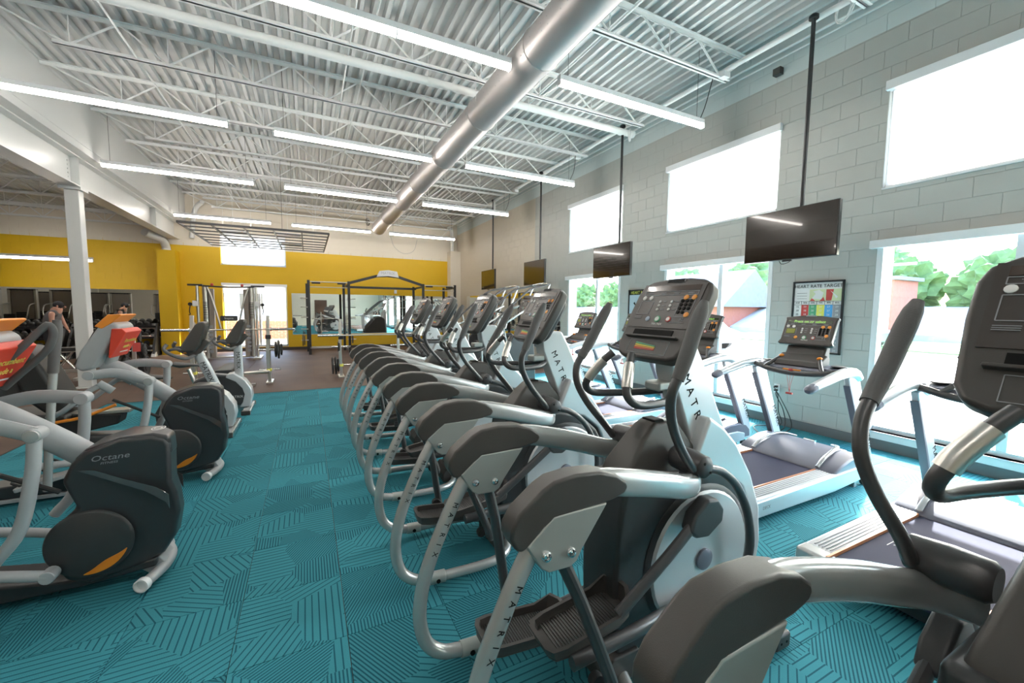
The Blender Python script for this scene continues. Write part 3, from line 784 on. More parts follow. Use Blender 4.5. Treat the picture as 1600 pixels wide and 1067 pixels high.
# ================================================================== SUSPENDED ELLIPTICAL TRAINERS
NY = Vector((0, -1, 0))
def console_face(t, o, up, right, W, H, kind='ell'):
    """printed face of a console: local x right, y up, z outwards; o = centre"""
    n = Vector(right).cross(Vector(up)).normalized()
    A = frame(o, right, n)
    def T(x, y, z=.0): return Matrix.Translation((x, y, z))
    # window strip, panel outlines
    m_ = MB(A)
    m_.box((0, H * .40, .0005), (W * .88, H * .12, .002)); m_.build('display_window', screen_m if kind == 'ell' else mat('lcd_dark', (.03, .05, .02), .2, var=.05), t)
    def outline(mb, x0, x1, y0, y1, w=.0022):
        for c, d in (((x0 + x1) / 2, y0), ((x0 + x1) / 2, y1)): mb.box((c, d, .001), (x1 - x0, w, .0015))
        for c, d in ((x0, (y0 + y1) / 2), (x1, (y0 + y1) / 2)): mb.box((c, d, .001), (w, y1 - y0, .0015))
    m_ = MB(A)
    outline(m_, -W * .44, W * .44, H * .235, H * .32)
    outline(m_, -W * .44, -W * .22, -H * .21, H * .10)
    outline(m_, W * .22, W * .44, -H * .27, H * .14)
    for i in range(4): m_.box((-W * .33 + W * .22 * i, H * .285, .001), (W * .09, .003, .0015)); m_.box((-W * .33 + W * .22 * i, H * .262, .001), (W * .07, .002, .0015))
    for i in range(3):
        m_.box((-W * .02 , H * (.075 - .09 * i), .001), (W * .05, .003, .0015)); m_.box((W * .17, H * (.075 - .09 * i), .001), (W * .05, .003, .0015))
    for i in range(3): m_.box((-W * .38, -H * (.27 + .025 * i), .001), (W * .13, .0018, .0015))
    m_.box((W * .3, -H * .40, .001), (W * .22, .0018, .0015))
    m_.build('panel_lines', ink_gr, t)
    MB(A).text('MATRIX', H * .075, T(0, -H * .445, .001)).build('wordmark', ink_w, t)
    def buttons(name, pts, r, m, dark_ring=False):
        mb = MB(A)
        for x, y in pts: mb.lathe([(r, 0), (r, .003), (r * .8, .0042)], (x * W, y * H, 0), (0, 0, 1), 12)
        mb.build(name, m, t)
    buttons('white_buttons', [(-.41, .17), (-.29, .17)], W * .034, ink_w)
    buttons('orange_buttons', [(.29, .17), (.41, .17), (.40, -.22)], W * .036, ink_o)
    buttons('goal_buttons', [(-.10, .075), (-.10, -.015), (-.10, -.105), (.09, .075), (.09, -.015), (.09, -.105)], W * .020, ink_w)
    buttons('keypad_keys', [(.26 + .065 * i, .09 - .085 * j) for i in range(3) for j in range(4) if not (i == 2 and j == 3)], W * .023, ink_k)
    buttons('blue_button', [(-.19, -.33)], W * .036, mat('pale_blue_key', (.42, .50, .62), .4, var=.05) if kind == 'ell' else ink_o)
    buttons('green_ring', [(-.02, -.33)], W * .046, ink_g); buttons('red_ring', [(.16, -.33)], W * .040, ink_r)
    mb = MB(A)
    for x, r in ((-.02, .032), (.16, .027)): mb.lathe([(W * r, .003), (W * r, .0052)], (x * W, -.33 * H, 0), (0, 0, 1), 12)
    mb.build('key_caps', ink_w, t)
    MB(A).text('0 Z', W * .05, T(W * .36, -H * .33, .001)).build('small_symbols', ink_gr, t)
    if kind == 'tm':
        MB(A).text('Press on or select', W * .085, T(0, H * .40, .002)).build('led_message', led_m, t)
        MB(A).box((-W * .33, -H * .05, .001), (W * .18, H * .22, .002)).build('profile_window', mat('lime_window', (.25, .27, .03), .4, var=.2), t)
    return A

def rrect(w, h, r, n=4, cx=0, cy=0):
    out = []
    for sx, sy, a0 in ((1, 1, 0), (-1, 1, PI / 2), (-1, -1, PI), (1, -1, 1.5 * PI)):
        for i in range(n + 1):
            a = a0 + PI / 2 * i / n; out.append((cx + sx * (w / 2 - r) + r * math.cos(a), cy + sy * (h / 2 - r) + r * math.sin(a)))
    return out

EX = 1.2
def make_elliptical(fwd=.115):
    t = thing('elliptical_trainer', 'x', 'elliptical trainer', (EX, 0, 0))
    def X(pts): return [(p[0] - EX, *p[1:]) for p in pts]
    for s in (-1, 1):
        yo = .285 * s
        # rear tube down to the floor and forwards
        pr = [(.60, yo, .86), (.535, yo, .745), (.475, yo, .62), (.425, yo, .50), (.392, yo, .38), (.383, yo, .26), (.41, yo, .15), (.475, yo, .085), (.56, yo, .062)]
        MB().tube(X(pr), .029, 14, 4).build('rear_tube', silver, t)
        MB().tube(X([(.56, yo, .062), (.65, yo, .056)]), .033, 14).build('joint_collar', plate_m, t)
        MB().lathe([(.012, 0), (.012, .004)], (.605 - EX, -.033 + yo, .055), (0, -1, 0), 8).build('joint_bolt', ink_k, t)
        MB().tube(X([(.65, yo, .056), (.85, yo, .052), (.98, yo * .95, .052), (1.08, yo * .7, .052), (1.13, yo * .3, .055)]), .027, 12, 3).build('floor_tube', silver, t)
        # letters down the tube
        d = Vector((-.09, 0, -.19)).normalized()
        mb = MB()
        for i, ch in enumerate('MATRIX'):
            f = i / 5; P = Vector((.528 - EX - .088 * f - .004 * math.sin(f * PI), yo - .0296, .735 - .19 * f))
            mb.text(ch, .030, frame(P, d, NY))
        mb.build('wordmark', ink_k, t)
        # silver top arm
        pa = [(.74, yo, .985), (.86, yo, .985), (1.0, yo * .98, .955), (1.15, yo * .93, .915), (1.28, yo * .86, .875), (1.38, yo * .72, .855), (1.43, yo * .45, .85)]
        MB().oval(X(pa), .030, .047, 16, 4, (0, 0, 1), sq=.75).build('top_arm', silver, t)
        # dark cover
        pc = [(.497, .895), (.500, .925), (.525, .965), (.60, 1.022), (.64, 1.042), (.72, 1.05), (.81, 1.043), (.88, 1.02), (.922, .99), (.930, .97), (.915, .95), (.86, .938), (.66, .925), (.61, .905), (.56, .860), (.535, .848), (.515, .858)]
        MB().prism([(a - EX, b) for a, b in pc], yo - .038, yo + .038, 'xz').build('arm_cover', dark, t, .011, 3)
        pp = [(.548, .862), (.578, .815), (.60, .782), (.625, .765), (.70, .762), (.725, .775), (.745, .81), (.84, .938), (.64, .935)]
        MB().prism([(a - EX, b) for a, b in pp], yo - .041, yo + .041, 'xz').build('bracket_plate', plate_m, t, .006)
        for x, z in ((.612, .822), (.700, .812)):
            MB().lathe([(.017, 0), (.017, .005), (.013, .011), (.006, .013), (.006, .009)], (x - EX, yo - .041, z), (0, -1, 0), 14).build('bracket_bolt', chrome, t)
        # hanging link
        bx = .915 if s < 0 else .775
        MB().oval(X([(.675, yo, .80), (.70 + (bx - .70) * .3, yo, .62), (bx, yo * .98, .26), (bx + .01, yo * .97, .20)]), .030, .022, 12, 2, (1, 0, 0)).build('pendulum_link', tube_d, t)
        MB().lathe([(.026, 0), (.03, .01), (.026, .03)], (bx - .02 - EX, yo - .045 * s, .22), (0, 1, 0), 12).build('link_pivot', rubber, t)
        # pedal
        px, py, pz = (.915, -.115, .365) if s < 0 else (.78, .12, .20)
        A = Matrix.Translation((px - EX, py, pz)) @ Matrix.Rotation(math.radians(-8 if s < 0 else 6), 4, 'Y')
        W2, L2 = .085, .19
        outl = [(-.19, -.05), (-.175, -.078), (-.13, -.088), (.10, -.088), (.165, -.07), (.19, -.03), (.19, .03), (.165, .07), (.10, .088), (-.13, .088), (-.175, .078), (-.19, .05)]
        MB(A).prism(outl, -.022, -.002, 'xy').build('pedal_base', dark, t, .006)
        mb = MB(A); n = len(outl)
        vs = []
        for (a, b) in outl:
            hgt = .028 + (.045 if a > .1 else 0)
            vs += [(a, b, -.01), (a * 1.06, b * 1.09, hgt), (a * .97, b * .93, hgt), (a * .93, b * .88, -.004)]
        mb.add(vs, [(4 * i + k, 4 * ((i + 1) % n) + k, 4 * ((i + 1) % n) + k + 1, 4 * i + k + 1) for i in range(n) for k in range(3)])
        mb.build('pedal_rim', dark, t)
        mb = MB(A)
        for i in range(26): mb.box((-.15 + .0115 * i, 0, .0), (.0045, .145, .006))
        mb.build('tread_ribs', tube_d, t)
        # pedal arm
        MB().oval([(px - EX - .12, py - .10 * s * -1, pz - .05), (px - EX + .18, py + .09 * s, pz - .045), (1.30 - EX, .17 * s, .30 if s < 0 else .25), (1.46 - EX, .17 * s, .30 if s < 0 else .27)], .022, .028, 12, 3).build('pedal_arm', tube_d, t)
        # crank link and box
        MB().oval(X([(1.40, .20 * s, .67), (1.25, .20 * s, .565), (1.02, .19 * s, .40)]), .018, .026, 12, 2).build('crank_link', tube_d, t)
        bxp = [(1.36, .655), (1.385, .72), (1.46, .775), (1.52, .765), (1.56, .715), (1.555, .66), (1.47, .61), (1.40, .62)]
        MB().prism([(a - EX, b) for a, b in bxp], .165 * s, .225 * s, 'xz').build('crank_box', dark2, t, .014, 3)
        # wheel disc
        MB().lathe([(.30, 0), (.305, .008), (.295, .018), (.18, .022), (.0, .022)], (1.55 - EX, .118 * s, .45), (0, s, 0), 40).build('crank_disc', silver_l, t)
        MB().lathe([(.048, 0), (.048, .010), (.040, .014)], (1.55 - EX, .140 * s, .45), (0, s, 0), 20).build('disc_hub', hood_m, t)
        # moving handle and its lower link
        ph = [(1.34, .235 * s, .93), (1.27, .25 * s, 1.0), (1.18, .285 * s, 1.095), (1.115, .315 * s, 1.19), (1.10, .33 * s, 1.27), (1.125, .335 * s, 1.33)]
        fw = lambda P: [(a + (fwd * min(1, max(0, (c - .93) / .5)) if s > 0 else 0), b, c) for a, b, c in P]
        ph = fw(ph)
        MB().tube(X(ph), .0175, 12, 5).build('handle_tube', tube_d, t)
        MB().tube(X(fw([(1.118, .335 * s, 1.315), (1.155, .335 * s, 1.395), (1.20, .330 * s, 1.49), (1.232, .325 * s, 1.545), (1.252, .32 * s, 1.583)])), [.021, .025, .026, .026, .023, .014], 14, 4).build('foam_grip', foam, t)
        MB().tube(X([(1.42, .235 * s, .92), (1.52, .23 * s, .885), (1.63, .225 * s, .80), (1.72, .22 * s, .66), (1.76, .215 * s, .50), (1.74, .205 * s, .36)]), .0185, 12, 5).build('lower_link', tube_d, t)
        MB().lathe([(.040, 0), (.050, .012), (.052, .08), (.044, .155), (.030, .165)], (1.385 - EX, .10 * s, .935), (0, s, .0), 20).build('pivot_housing', tube_d, t)
        for k in range(2): MB().lathe([(.006, 0), (.006, .002)], (1.385 - EX + .018 * (1 - 2 * k), .265 * s, .935 + .02 * (2 * k - 1)), (0, s, 0), 8).build('pivot_screw', ink_k, t)
        # fixed heart-rate handle
        pf = [(1.44, .03 * s, 1.19), (1.36, .09 * s, 1.175), (1.24, .125 * s, 1.175), (1.13, .138 * s, 1.185), (1.085, .130 * s, 1.225), (1.105, .108 * s, 1.28), (1.14, .078 * s, 1.335), (1.17, .055 * s, 1.37)]
        MB().tube(X(pf), .0165, 12, 4).build('fixed_handle', tube_d, t)
        MB().tube(X([(1.092, .120 * s, 1.25), (1.105, .108 * s, 1.28), (1.14, .078 * s, 1.335)]), .0215, 12, 3).build('pulse_grip', steel, t)
    # shroud body
    pb = [(1.115, .86), (1.09, .72), (1.075, .60), (1.07, .45), (1.075, .30), (1.09, .13), (1.12, .10), (1.80, .10), (1.88, .20), (1.93, .38), (1.91, .56), (1.83, .70), (1.70, .81), (1.52, .86)]
    MB().prism([(a - EX, b) for a, b in pb], -.112, .112, 'xz').build('shroud', dark2, t, .03, 3)
    MB().lathe([(.325, 0), (.33, .01), (.31, .02)], (1.55 - EX, -.105, .45), (0, -1, 0), 40).build('disc_surround', dark2, t)
    MB().lathe([(.325, 0), (.33, .01), (.31, .02)], (1.55 - EX, .105, .45), (0, 1, 0), 40).build('disc_surround', dark2, t)
    pn = [(1.135, .84), (1.16, .90), (1.25, 1.01), (1.30, 1.055), (1.33, 1.07), (1.40, 1.065), (1.46, 1.06), (1.56, .93), (1.56, .84)]
    nb = MB().prism([(a - EX, b) for a, b in pn], -.092, .092, 'xz')
    nb.v = [(x, y * (1 - .45 * max(0, min(1, (z - .84) / .22))), z) for x, y, z in nb.v]
    nb.build('neck_cover', dark, t, .018, 3)
    MB().rng(1.325 - EX, 1.39 - EX, -.040, .040, 1.05, 1.076).build('bottle_recess', ink_k, t, .01)
    # front fairing
    pf = [(1.50, .86), (1.60, 1.08), (1.70, 1.02), (1.80, .93), (1.92, .76), (2.0, .58), (2.02, .40), (1.99, .20), (1.94, .09), (1.88, .09), (1.93, .22), (1.94, .38), (1.92, .55), (1.85, .70), (1.72, .80)]
    MB().prism([(a - EX, b) for a, b in pf], -.105, .105, 'xz').build('front_fairing', silver_l, t, .02, 3)
    # mast
    pm = [(1.56, .92), (1.41, 1.27), (1.40, 1.34), (1.44, 1.40), (1.56, 1.40), (1.62, 1.30), (1.71, 1.12), (1.83, .90), (1.75, .86)]
    MB().prism([(a - EX, b) for a, b in pm], -.052, .052, 'xz').build('mast', silver_l, t, .015, 3)
    d = Vector((.168, 0, -.36)).normalized()
    mb = MB()
    for i, ch in enumerate('MATRIX'):
        P = Vector((1.565 - EX, -.0530, 1.105)) + d * (.062 * (i - 2.5)); mb.text(ch, .060, frame(P, d, NY))
    mb.build('mast_wordmark', ink_k, t)
    MB().rng(1.34 - EX, 1.43 - EX, -.045, .045, 1.20, 1.24).build('height_knob', plate_m, t, .012)
    # console
    u = Vector((.50, 0, .866)).normalized(); r = Vector((0, -1, 0)); n = r.cross(u).normalized()     # n points to the user
    o = Vector((1.385 - EX, 0, 1.522))
    A = frame(o, r, n)
    W, H = .40, .395
    prof = [(-.165, -.19), (-.125, -.205), (.125, -.205), (.165, -.19), (.185, -.15), (.20, .02), (.20, .12), (.185, .165), (.14, .188), (.06, .20), (-.06, .20), (-.14, .188), (-.185, .165), (-.20, .12), (-.20, .02), (-.185, -.15)]
    MB(A).prism(prof, -.055, .004, 'xy').build('console_housing', dark, t, .016, 3)
    MB(A).prism([(a * .8, b * .8) for a, b in prof], -.10, -.05, 'xy').build('console_back', dark2, t, .02)
    MB(A).prism([(-.165, -.058), (.165, -.058), (.170, .165), (-.170, .165)], 0, .0075, 'xy').build('console_panel', face_m, t)
    console_face(t, tuple(A @ Vector((0, .055, .0077))), u, r, .335, .215)
    MB(A).box((0, .182, .004), (.10, .016, .006)).build('fan_vent', ink_gr, t)
    mb = MB(A)
    for k in range(3): mb.box((0, .1765 + .0052 * k, .0078), (.09, .0028, .002))
    mb.build('vent_slats', ink_k, t)
    MB(A).box((-.005, -.083, .004), (.221, .030, .006)).build('device_slot', ink_k, t)
    MB(A).box((0, -.105, .010), (.29, .010, .024)).build('slot_ledge', dark, t, .004)
    m_ = MB(A)
    for c, d_ in (((0, -.120, .005), (.22, .0018, .002)), ((0, -.182, .005), (.22, .0018, .002)), ((-.11, -.151, .005), (.0018, .062, .002)), ((.11, -.151, .005), (.0018, .062, .002))): m_.box(c, d_)
    m_.build('chart_outline', ink_gr, t)
    for k, mm in enumerate((ink_r, ink_o, ink_y, ink_g)):
        MB(A).prism([(-.07, -.165 + .009 * k), (.045, -.165 + .006 * k), (.045, -.161 + .006 * k), (-.07, -.158 + .009 * k)], .004, .006, 'xy').build('chart_band', mm, t)
    # base
    MB().rng(1.05 - EX, 1.9 - EX, -.05, .05, .03, .10).build('base_rail', silver, t, .01)
    MB().prism([(1.02 - EX, .03), (1.02 - EX, .10), (1.06 - EX, .15), (1.2 - EX, .15), (1.2 - EX, .03)], -.13, .13, 'xz').build('base_box', dark, t, .01)
    MB().rng(1.86 - EX, 1.96 - EX, -.255, .255, .012, .075).build('front_stabiliser', silver, t, .012, 3)
    for s in (-1, 1):
        e = MB().rng(1.855 - EX, 1.965 - EX, s * .255, s * .305, .002, .078).build('end_cap', dark, t, .014, 3)
        m_ = MB()
        for k in (-1, 1): m_.lathe([(.006, 0), (.006, .002)], (1.91 - EX + .02 * k, s * .3045, .04), (0, s, 0), 8)
        m_.build('cap_hole', ink_k, e)
    return t
ell_n = ['nearest the camera, cut off at the lower right corner', 'second in the row, with its console fully in view', 'third in the row, between two consoles', 'fourth in the row', 'fifth in the row', 'sixth and last in the row']
ell_a = make_elliptical(.25); ell_a['group'] = 'row of suspension ellipticals'
ell0 = make_elliptical(); ell0['group'] = 'row of suspension ellipticals'
for k in range(6):
    e = ell_a if k == 0 else (ell0 if k == 1 else copy_tree(ell0))
    e.location = (EX, [.19, 1.31, 2.40, 3.49, 4.58, 5.67][k], 0)
    e['label'] = 'silver and black elliptical, ' + ell_n[k]

# ================================================================== TREADMILLS
TXO = 3.6
def make_treadmill():
    t = thing('treadmill', 'x', 'treadmill', (TXO, 0, 0))
    q = lambda P: [(a - TXO, b) for a, b in P]
    for s in (-1, 1):
        a, b = sorted((.285 * s, .425 * s))
        MB().prism(q([(2.76, .135), (2.775, .175), (2.80, .185), (3.96, .19), (3.96, .135)]), a, b, 'xz').build('foot_rail', silver_l, t, .006)
        mb = MB()
        for k in range(5): mb.box((3.40 - TXO, (.31 + .02 * k) * s, .1895), (1.06, .005, .005))
        mb.build('rail_grooves', ink_gr, t)
        a, b = sorted((.395 * s, .44 * s))
        MB().prism(q([(2.78, .055), (2.765, .12), (2.775, .17), (4.30, .20), (4.42, .17), (4.42, .09), (3.9, .055)]), a, b, 'xz').build('side_skirt', aqua_silver, t, .008)
        MB().rng(2.78 - TXO, 3.90 - TXO, .282 * s - .006, .282 * s + .006, .172, .194).build('copper_edge', brown_strip, t)
        MB().rng(2.755 - TXO, 2.86 - TXO, min(.27 * s, .435 * s), max(.27 * s, .435 * s), .05, .188).build('rear_corner', silver, t, .02, 3)
        # upright
        MB().prism(q([(4.40, .12), (4.40, .26), (4.06, .93), (4.03, 1.0), (4.20, 1.02), (4.26, .88), (4.54, .24), (4.55, .08)]), s * .40 - .022, s * .40 + .022, 'xz').build('upright', light_up, t, .012, 3)
        MB().prism(q([(4.385, .26), (4.045, .93), (4.075, .93), (4.415, .26)]), s * .40 - .026, s * .40 + .026, 'xz').build('upright_edge', hood_m, t, .004)
        d = Vector((-.39, 0, .80)).normalized()
        MB().text('MATRIX', .07, frame((4.43 - TXO, s * .40 - .0226, .45), -d, NY)).build('upright_wordmark', ink_k, t)
        # side arm
        MB().oval(XT([(4.20, .40 * s, .99), (4.12, .405 * s, 1.035), (3.95, .41 * s, 1.04), (3.70, .41 * s, .995), (3.52, .41 * s, .955)]), .045, .038, 14, 4, (0, 0, 1), scale=[1.1, 1.2, 1.05, .95, .85]).build('side_arm', silver_l, t)
        MB().oval(XT([(3.53, .41 * s, .957), (3.47, .41 * s, .94), (3.45, .41 * s, .93)]), .041, .035, 14, 2, (0, 0, 1), scale=[.98, .95, .5]).build('arm_end_cap', hood_m, t)
        # handle posts with orange tips
        MB().tube(XT([(3.97, .25 * s, 1.02), (4.03, .20 * s, 1.08), (4.09, .165 * s, 1.125)]), .017, 10, 2).build('speed_handle', tube_d, t)
        MB().ball((4.09 - TXO, .165 * s, 1.13), (.03, .022, .016)).build('handle_tip', orange, t)
        MB().lathe([(.055, 0), (.055, .006), (.045, .008)], (4.12 - TXO, .30 * s, 1.072), (0, 0, 1), 18).build('cup_rim', rubber, t)
        wl = MB().lathe([(.0, 0), (.036, 0), (.04, .004), (.04, .024), (.036, .028), (0, .028)], (4.45 - TXO, s * .40 - .014, .042), (0, 1, 0), 18).build('transport_wheel', rubber, t)
        MB().lathe([(.016, 0), (.016, .03)], (4.45 - TXO, s * .40 - .015, .042), (0, 1, 0), 10).build('wheel_hub', silver, wl)
        MB().rng(4.30 - TXO, 4.34 - TXO, s * .38 - .02, s * .38 + .02, .0, .06).build('levelling_foot', silver, t)
    MB().rng(2.83 - TXO, 4.05 - TXO, -.276, .276, .160, .176).build('belt', belt_m, t, .004)
    MB().cyl((2.83 - TXO, -.276, .155), (2.83 - TXO, .276, .155), .022).build('rear_roller', belt_m, t)
    m_ = MB()
    A = frame((3.36 - TXO, .215, .177), (0, -1, 0), (0, 0, 1))
    A2 = frame((3.40 - TXO, .17, .177), (-.98, 0, 0), (0, 0, 1))
    m_.text('MATRIX', .055, A2)
    m_.box((3.40 - TXO, .205, .1765), (.26, .003, .001)); m_.box((3.40 - TXO, .135, .1765), (.20, .003, .001))
    m_.build('belt_print', ink_w, t)
    # long thin frame under the belt
    MB().rng(2.80 - TXO, 4.3 - TXO, -.39, -.34, .06, .13).rng(2.80 - TXO, 4.3 - TXO, .34, .39, .06, .13).rng(2.85 - TXO, 2.95 - TXO, -.35, .35, .06, .12).build('under_frame', rack_k, t)
    for s in (-1, 1): MB().rng(2.86 - TXO, 2.92 - TXO, s * .36 - .025, s * .36 + .025, .0, .06).build('rear_foot', rubber, t)
    # hood
    hp = [(3.90, .175), (3.93, .205), (4.02, .245), (4.18, .285), (4.34, .29), (4.46, .26), (4.53, .20), (4.54, .11), (3.95, .11)]
    MB().prism(q(hp), -.425, .425, 'xz').build('motor_hood', hood_m, t, .02, 3)
    hp2 = [(3.92, .19), (4.02, .252), (4.18, .298), (4.33, .303), (4.45, .27), (4.47, .2), (3.98, .2)]
    MB().prism(q(hp2), -.27, .27, 'xz').build('hood_panel', hood_m, t, .02, 3)
    for s in (-1, 1): MB().oval(XT([(3.92, .285 * s, .21), (4.02, .285 * s, .268), (4.18, .275 * s, .31), (4.33, .24 * s, .315), (4.42, .16 * s, .295)]), .018, .010, 10, 4).build('hood_ridge', silver, t)
    MB().oval([(4.35 - TXO, -.05, .308), (4.35 - TXO, .05, .308)], .018, .006, 10).build('hood_badge', chrome, t)
    # cross bar and tray
    cb = [(4.02, .385, 1.035), (3.99, .32, 1.03), (3.97, .2, 1.005), (3.96, 0, .99), (3.97, -.2, 1.005), (3.99, -.32, 1.03), (4.02, -.385, 1.035)]
    MB().oval(XT(cb), .022, .024, 12, 4).build('cross_bar', tube_d, t)
    MB().rng(3.955 - TXO, 3.985 - TXO, -.075, .075, 1.005, 1.026).build('key_holder', orange, t, .006)
    MB().ball((3.955 - TXO, 0, 1.018), (.012, .022, .014)).build('stop_button', ink_r, t)
    MB().prism(q([(4.0, 1.015), (4.03, 1.05), (4.19, 1.075), (4.26, 1.03), (4.2, .985)]), -.36, .36, 'xz').build('tray', hood_m, t, .018, 3)
    MB().prism(q([(4.02, 1.05), (4.04, 1.10), (4.15, 1.16), (4.19, 1.13), (4.18, 1.06)]), -.20, .20, 'xz').build('book_rest', dark, t, .012, 3)
    MB().prism(q([(4.12, 1.10), (4.20, 1.26), (4.25, 1.25), (4.24, 1.06)]), -.17, .17, 'xz').build('console_neck', dark, t, .015)
    u = Vector((.40, 0, .917)).normalized(); r = Vector((0, -1, 0)); n = r.cross(u).normalized()
    o = Vector((4.18 - TXO, 0, 1.375)); A = frame(o, r, n)
    prof = [(-.215, -.145), (.215, -.145), (.24, -.13), (.221, -.10), (.221, .11), (.23, .135), (.08, .155), (-.08, .155), (-.23, .135), (-.221, .11), (-.221, -.10), (-.24, -.13)]
    MB(A).prism(prof, -.045, 0, 'xy').build('console_housing', dark, t, .012, 3)
    MB(A).prism([(a * .93, b * .9) for a, b in prof], 0, .003, 'xy').build('console_panel', face_m, t)
    console_face(t, tuple(A @ Vector((0, 0, .0032))), u, r, .43, .221, 'tm')
    MB(A).box((0, .147, .004), (.09, .012, .006)).build('fan_vent', ink_gr, t)
    # safety lanyard
    m_ = MB()
    for k, dy in enumerate((-.04, -.005, .03)): m_.tube([(3.95 - TXO, dy, 1.0), (3.945 - TXO, dy * .4, .9), (3.94 - TXO, -.01, .81)], .0018, 4, 2)
    m_.build('lanyard_cord', ink_r, t)
    MB().rng(3.93 - TXO, 3.95 - TXO, -.035, .02, .795, .812).build('lanyard_clip', ink_r, t, .003)
    MB().text('DECK', .035, frame((2.97 - TXO, -.4405, .12), (1, 0, 0), NY)).build('side_print', ink_gr, t)
    return t
XT = lambda P: [(p[0] - TXO, *p[1:]) for p in P]
light_up = mat('upright_paint', (.64, .68, .72), .3, .25, .03, 300, .03, 3, coat=.2)
tm_n = ['nearest the camera, its belt lit by the sun', 'second, fully in view with the heart chart behind its console', 'third, before the middle glass door', 'fourth, mostly behind an elliptical console', 'fifth and farthest, by the last window']
tm0 = make_treadmill(); tm0['group'] = 'treadmills along the window wall'
for k in range(5):
    e = tm0 if k == 0 else copy_tree(tm0)
    e.location = (TXO + (0 if k else -.23), [.87, 2.18, 3.32, 4.42, 5.62][k], 0)
    e['label'] = 'silver treadmill facing the windows, ' + tm_n[k]
# wall outlet and cords
ot = thing('power_outlet', 'white wall outlet low on the block wall behind the second treadmill', 'outlet', (XR - .003, 3.33, .50))
MB().rng(-.012, 0, -.04, .04, -.06, .06).build('cover_plate', white_tr, ot, .004)
for z in (-.025, .025): MB().rng(-.05, -.012, -.018, .018, z - .014, z + .014).build('plug', rubber, ot, .005)
for k, (y2, y3) in enumerate(((3.16, 3.05), (3.22, 3.35), (3.08, 2.95))):
    tag(MB().tube([(XR - .055, 3.33 + .02 * (k - 1), .50 + .02 * (k - 1)), (XR - .12, 3.27 - .02 * k, .42), (XR - .14, y2, .25 - .03 * k), (XR - .22, y2 - .08, .06), (XR - .45, y3, .012), (4.75, 2.9 - .2 * k, .012)], .006, 6, 5).build('power_cable', cable_k), 'black power cable hanging from the wall outlet, ' + ['middle loop', 'left loop', 'right loop'][k], 'cable')

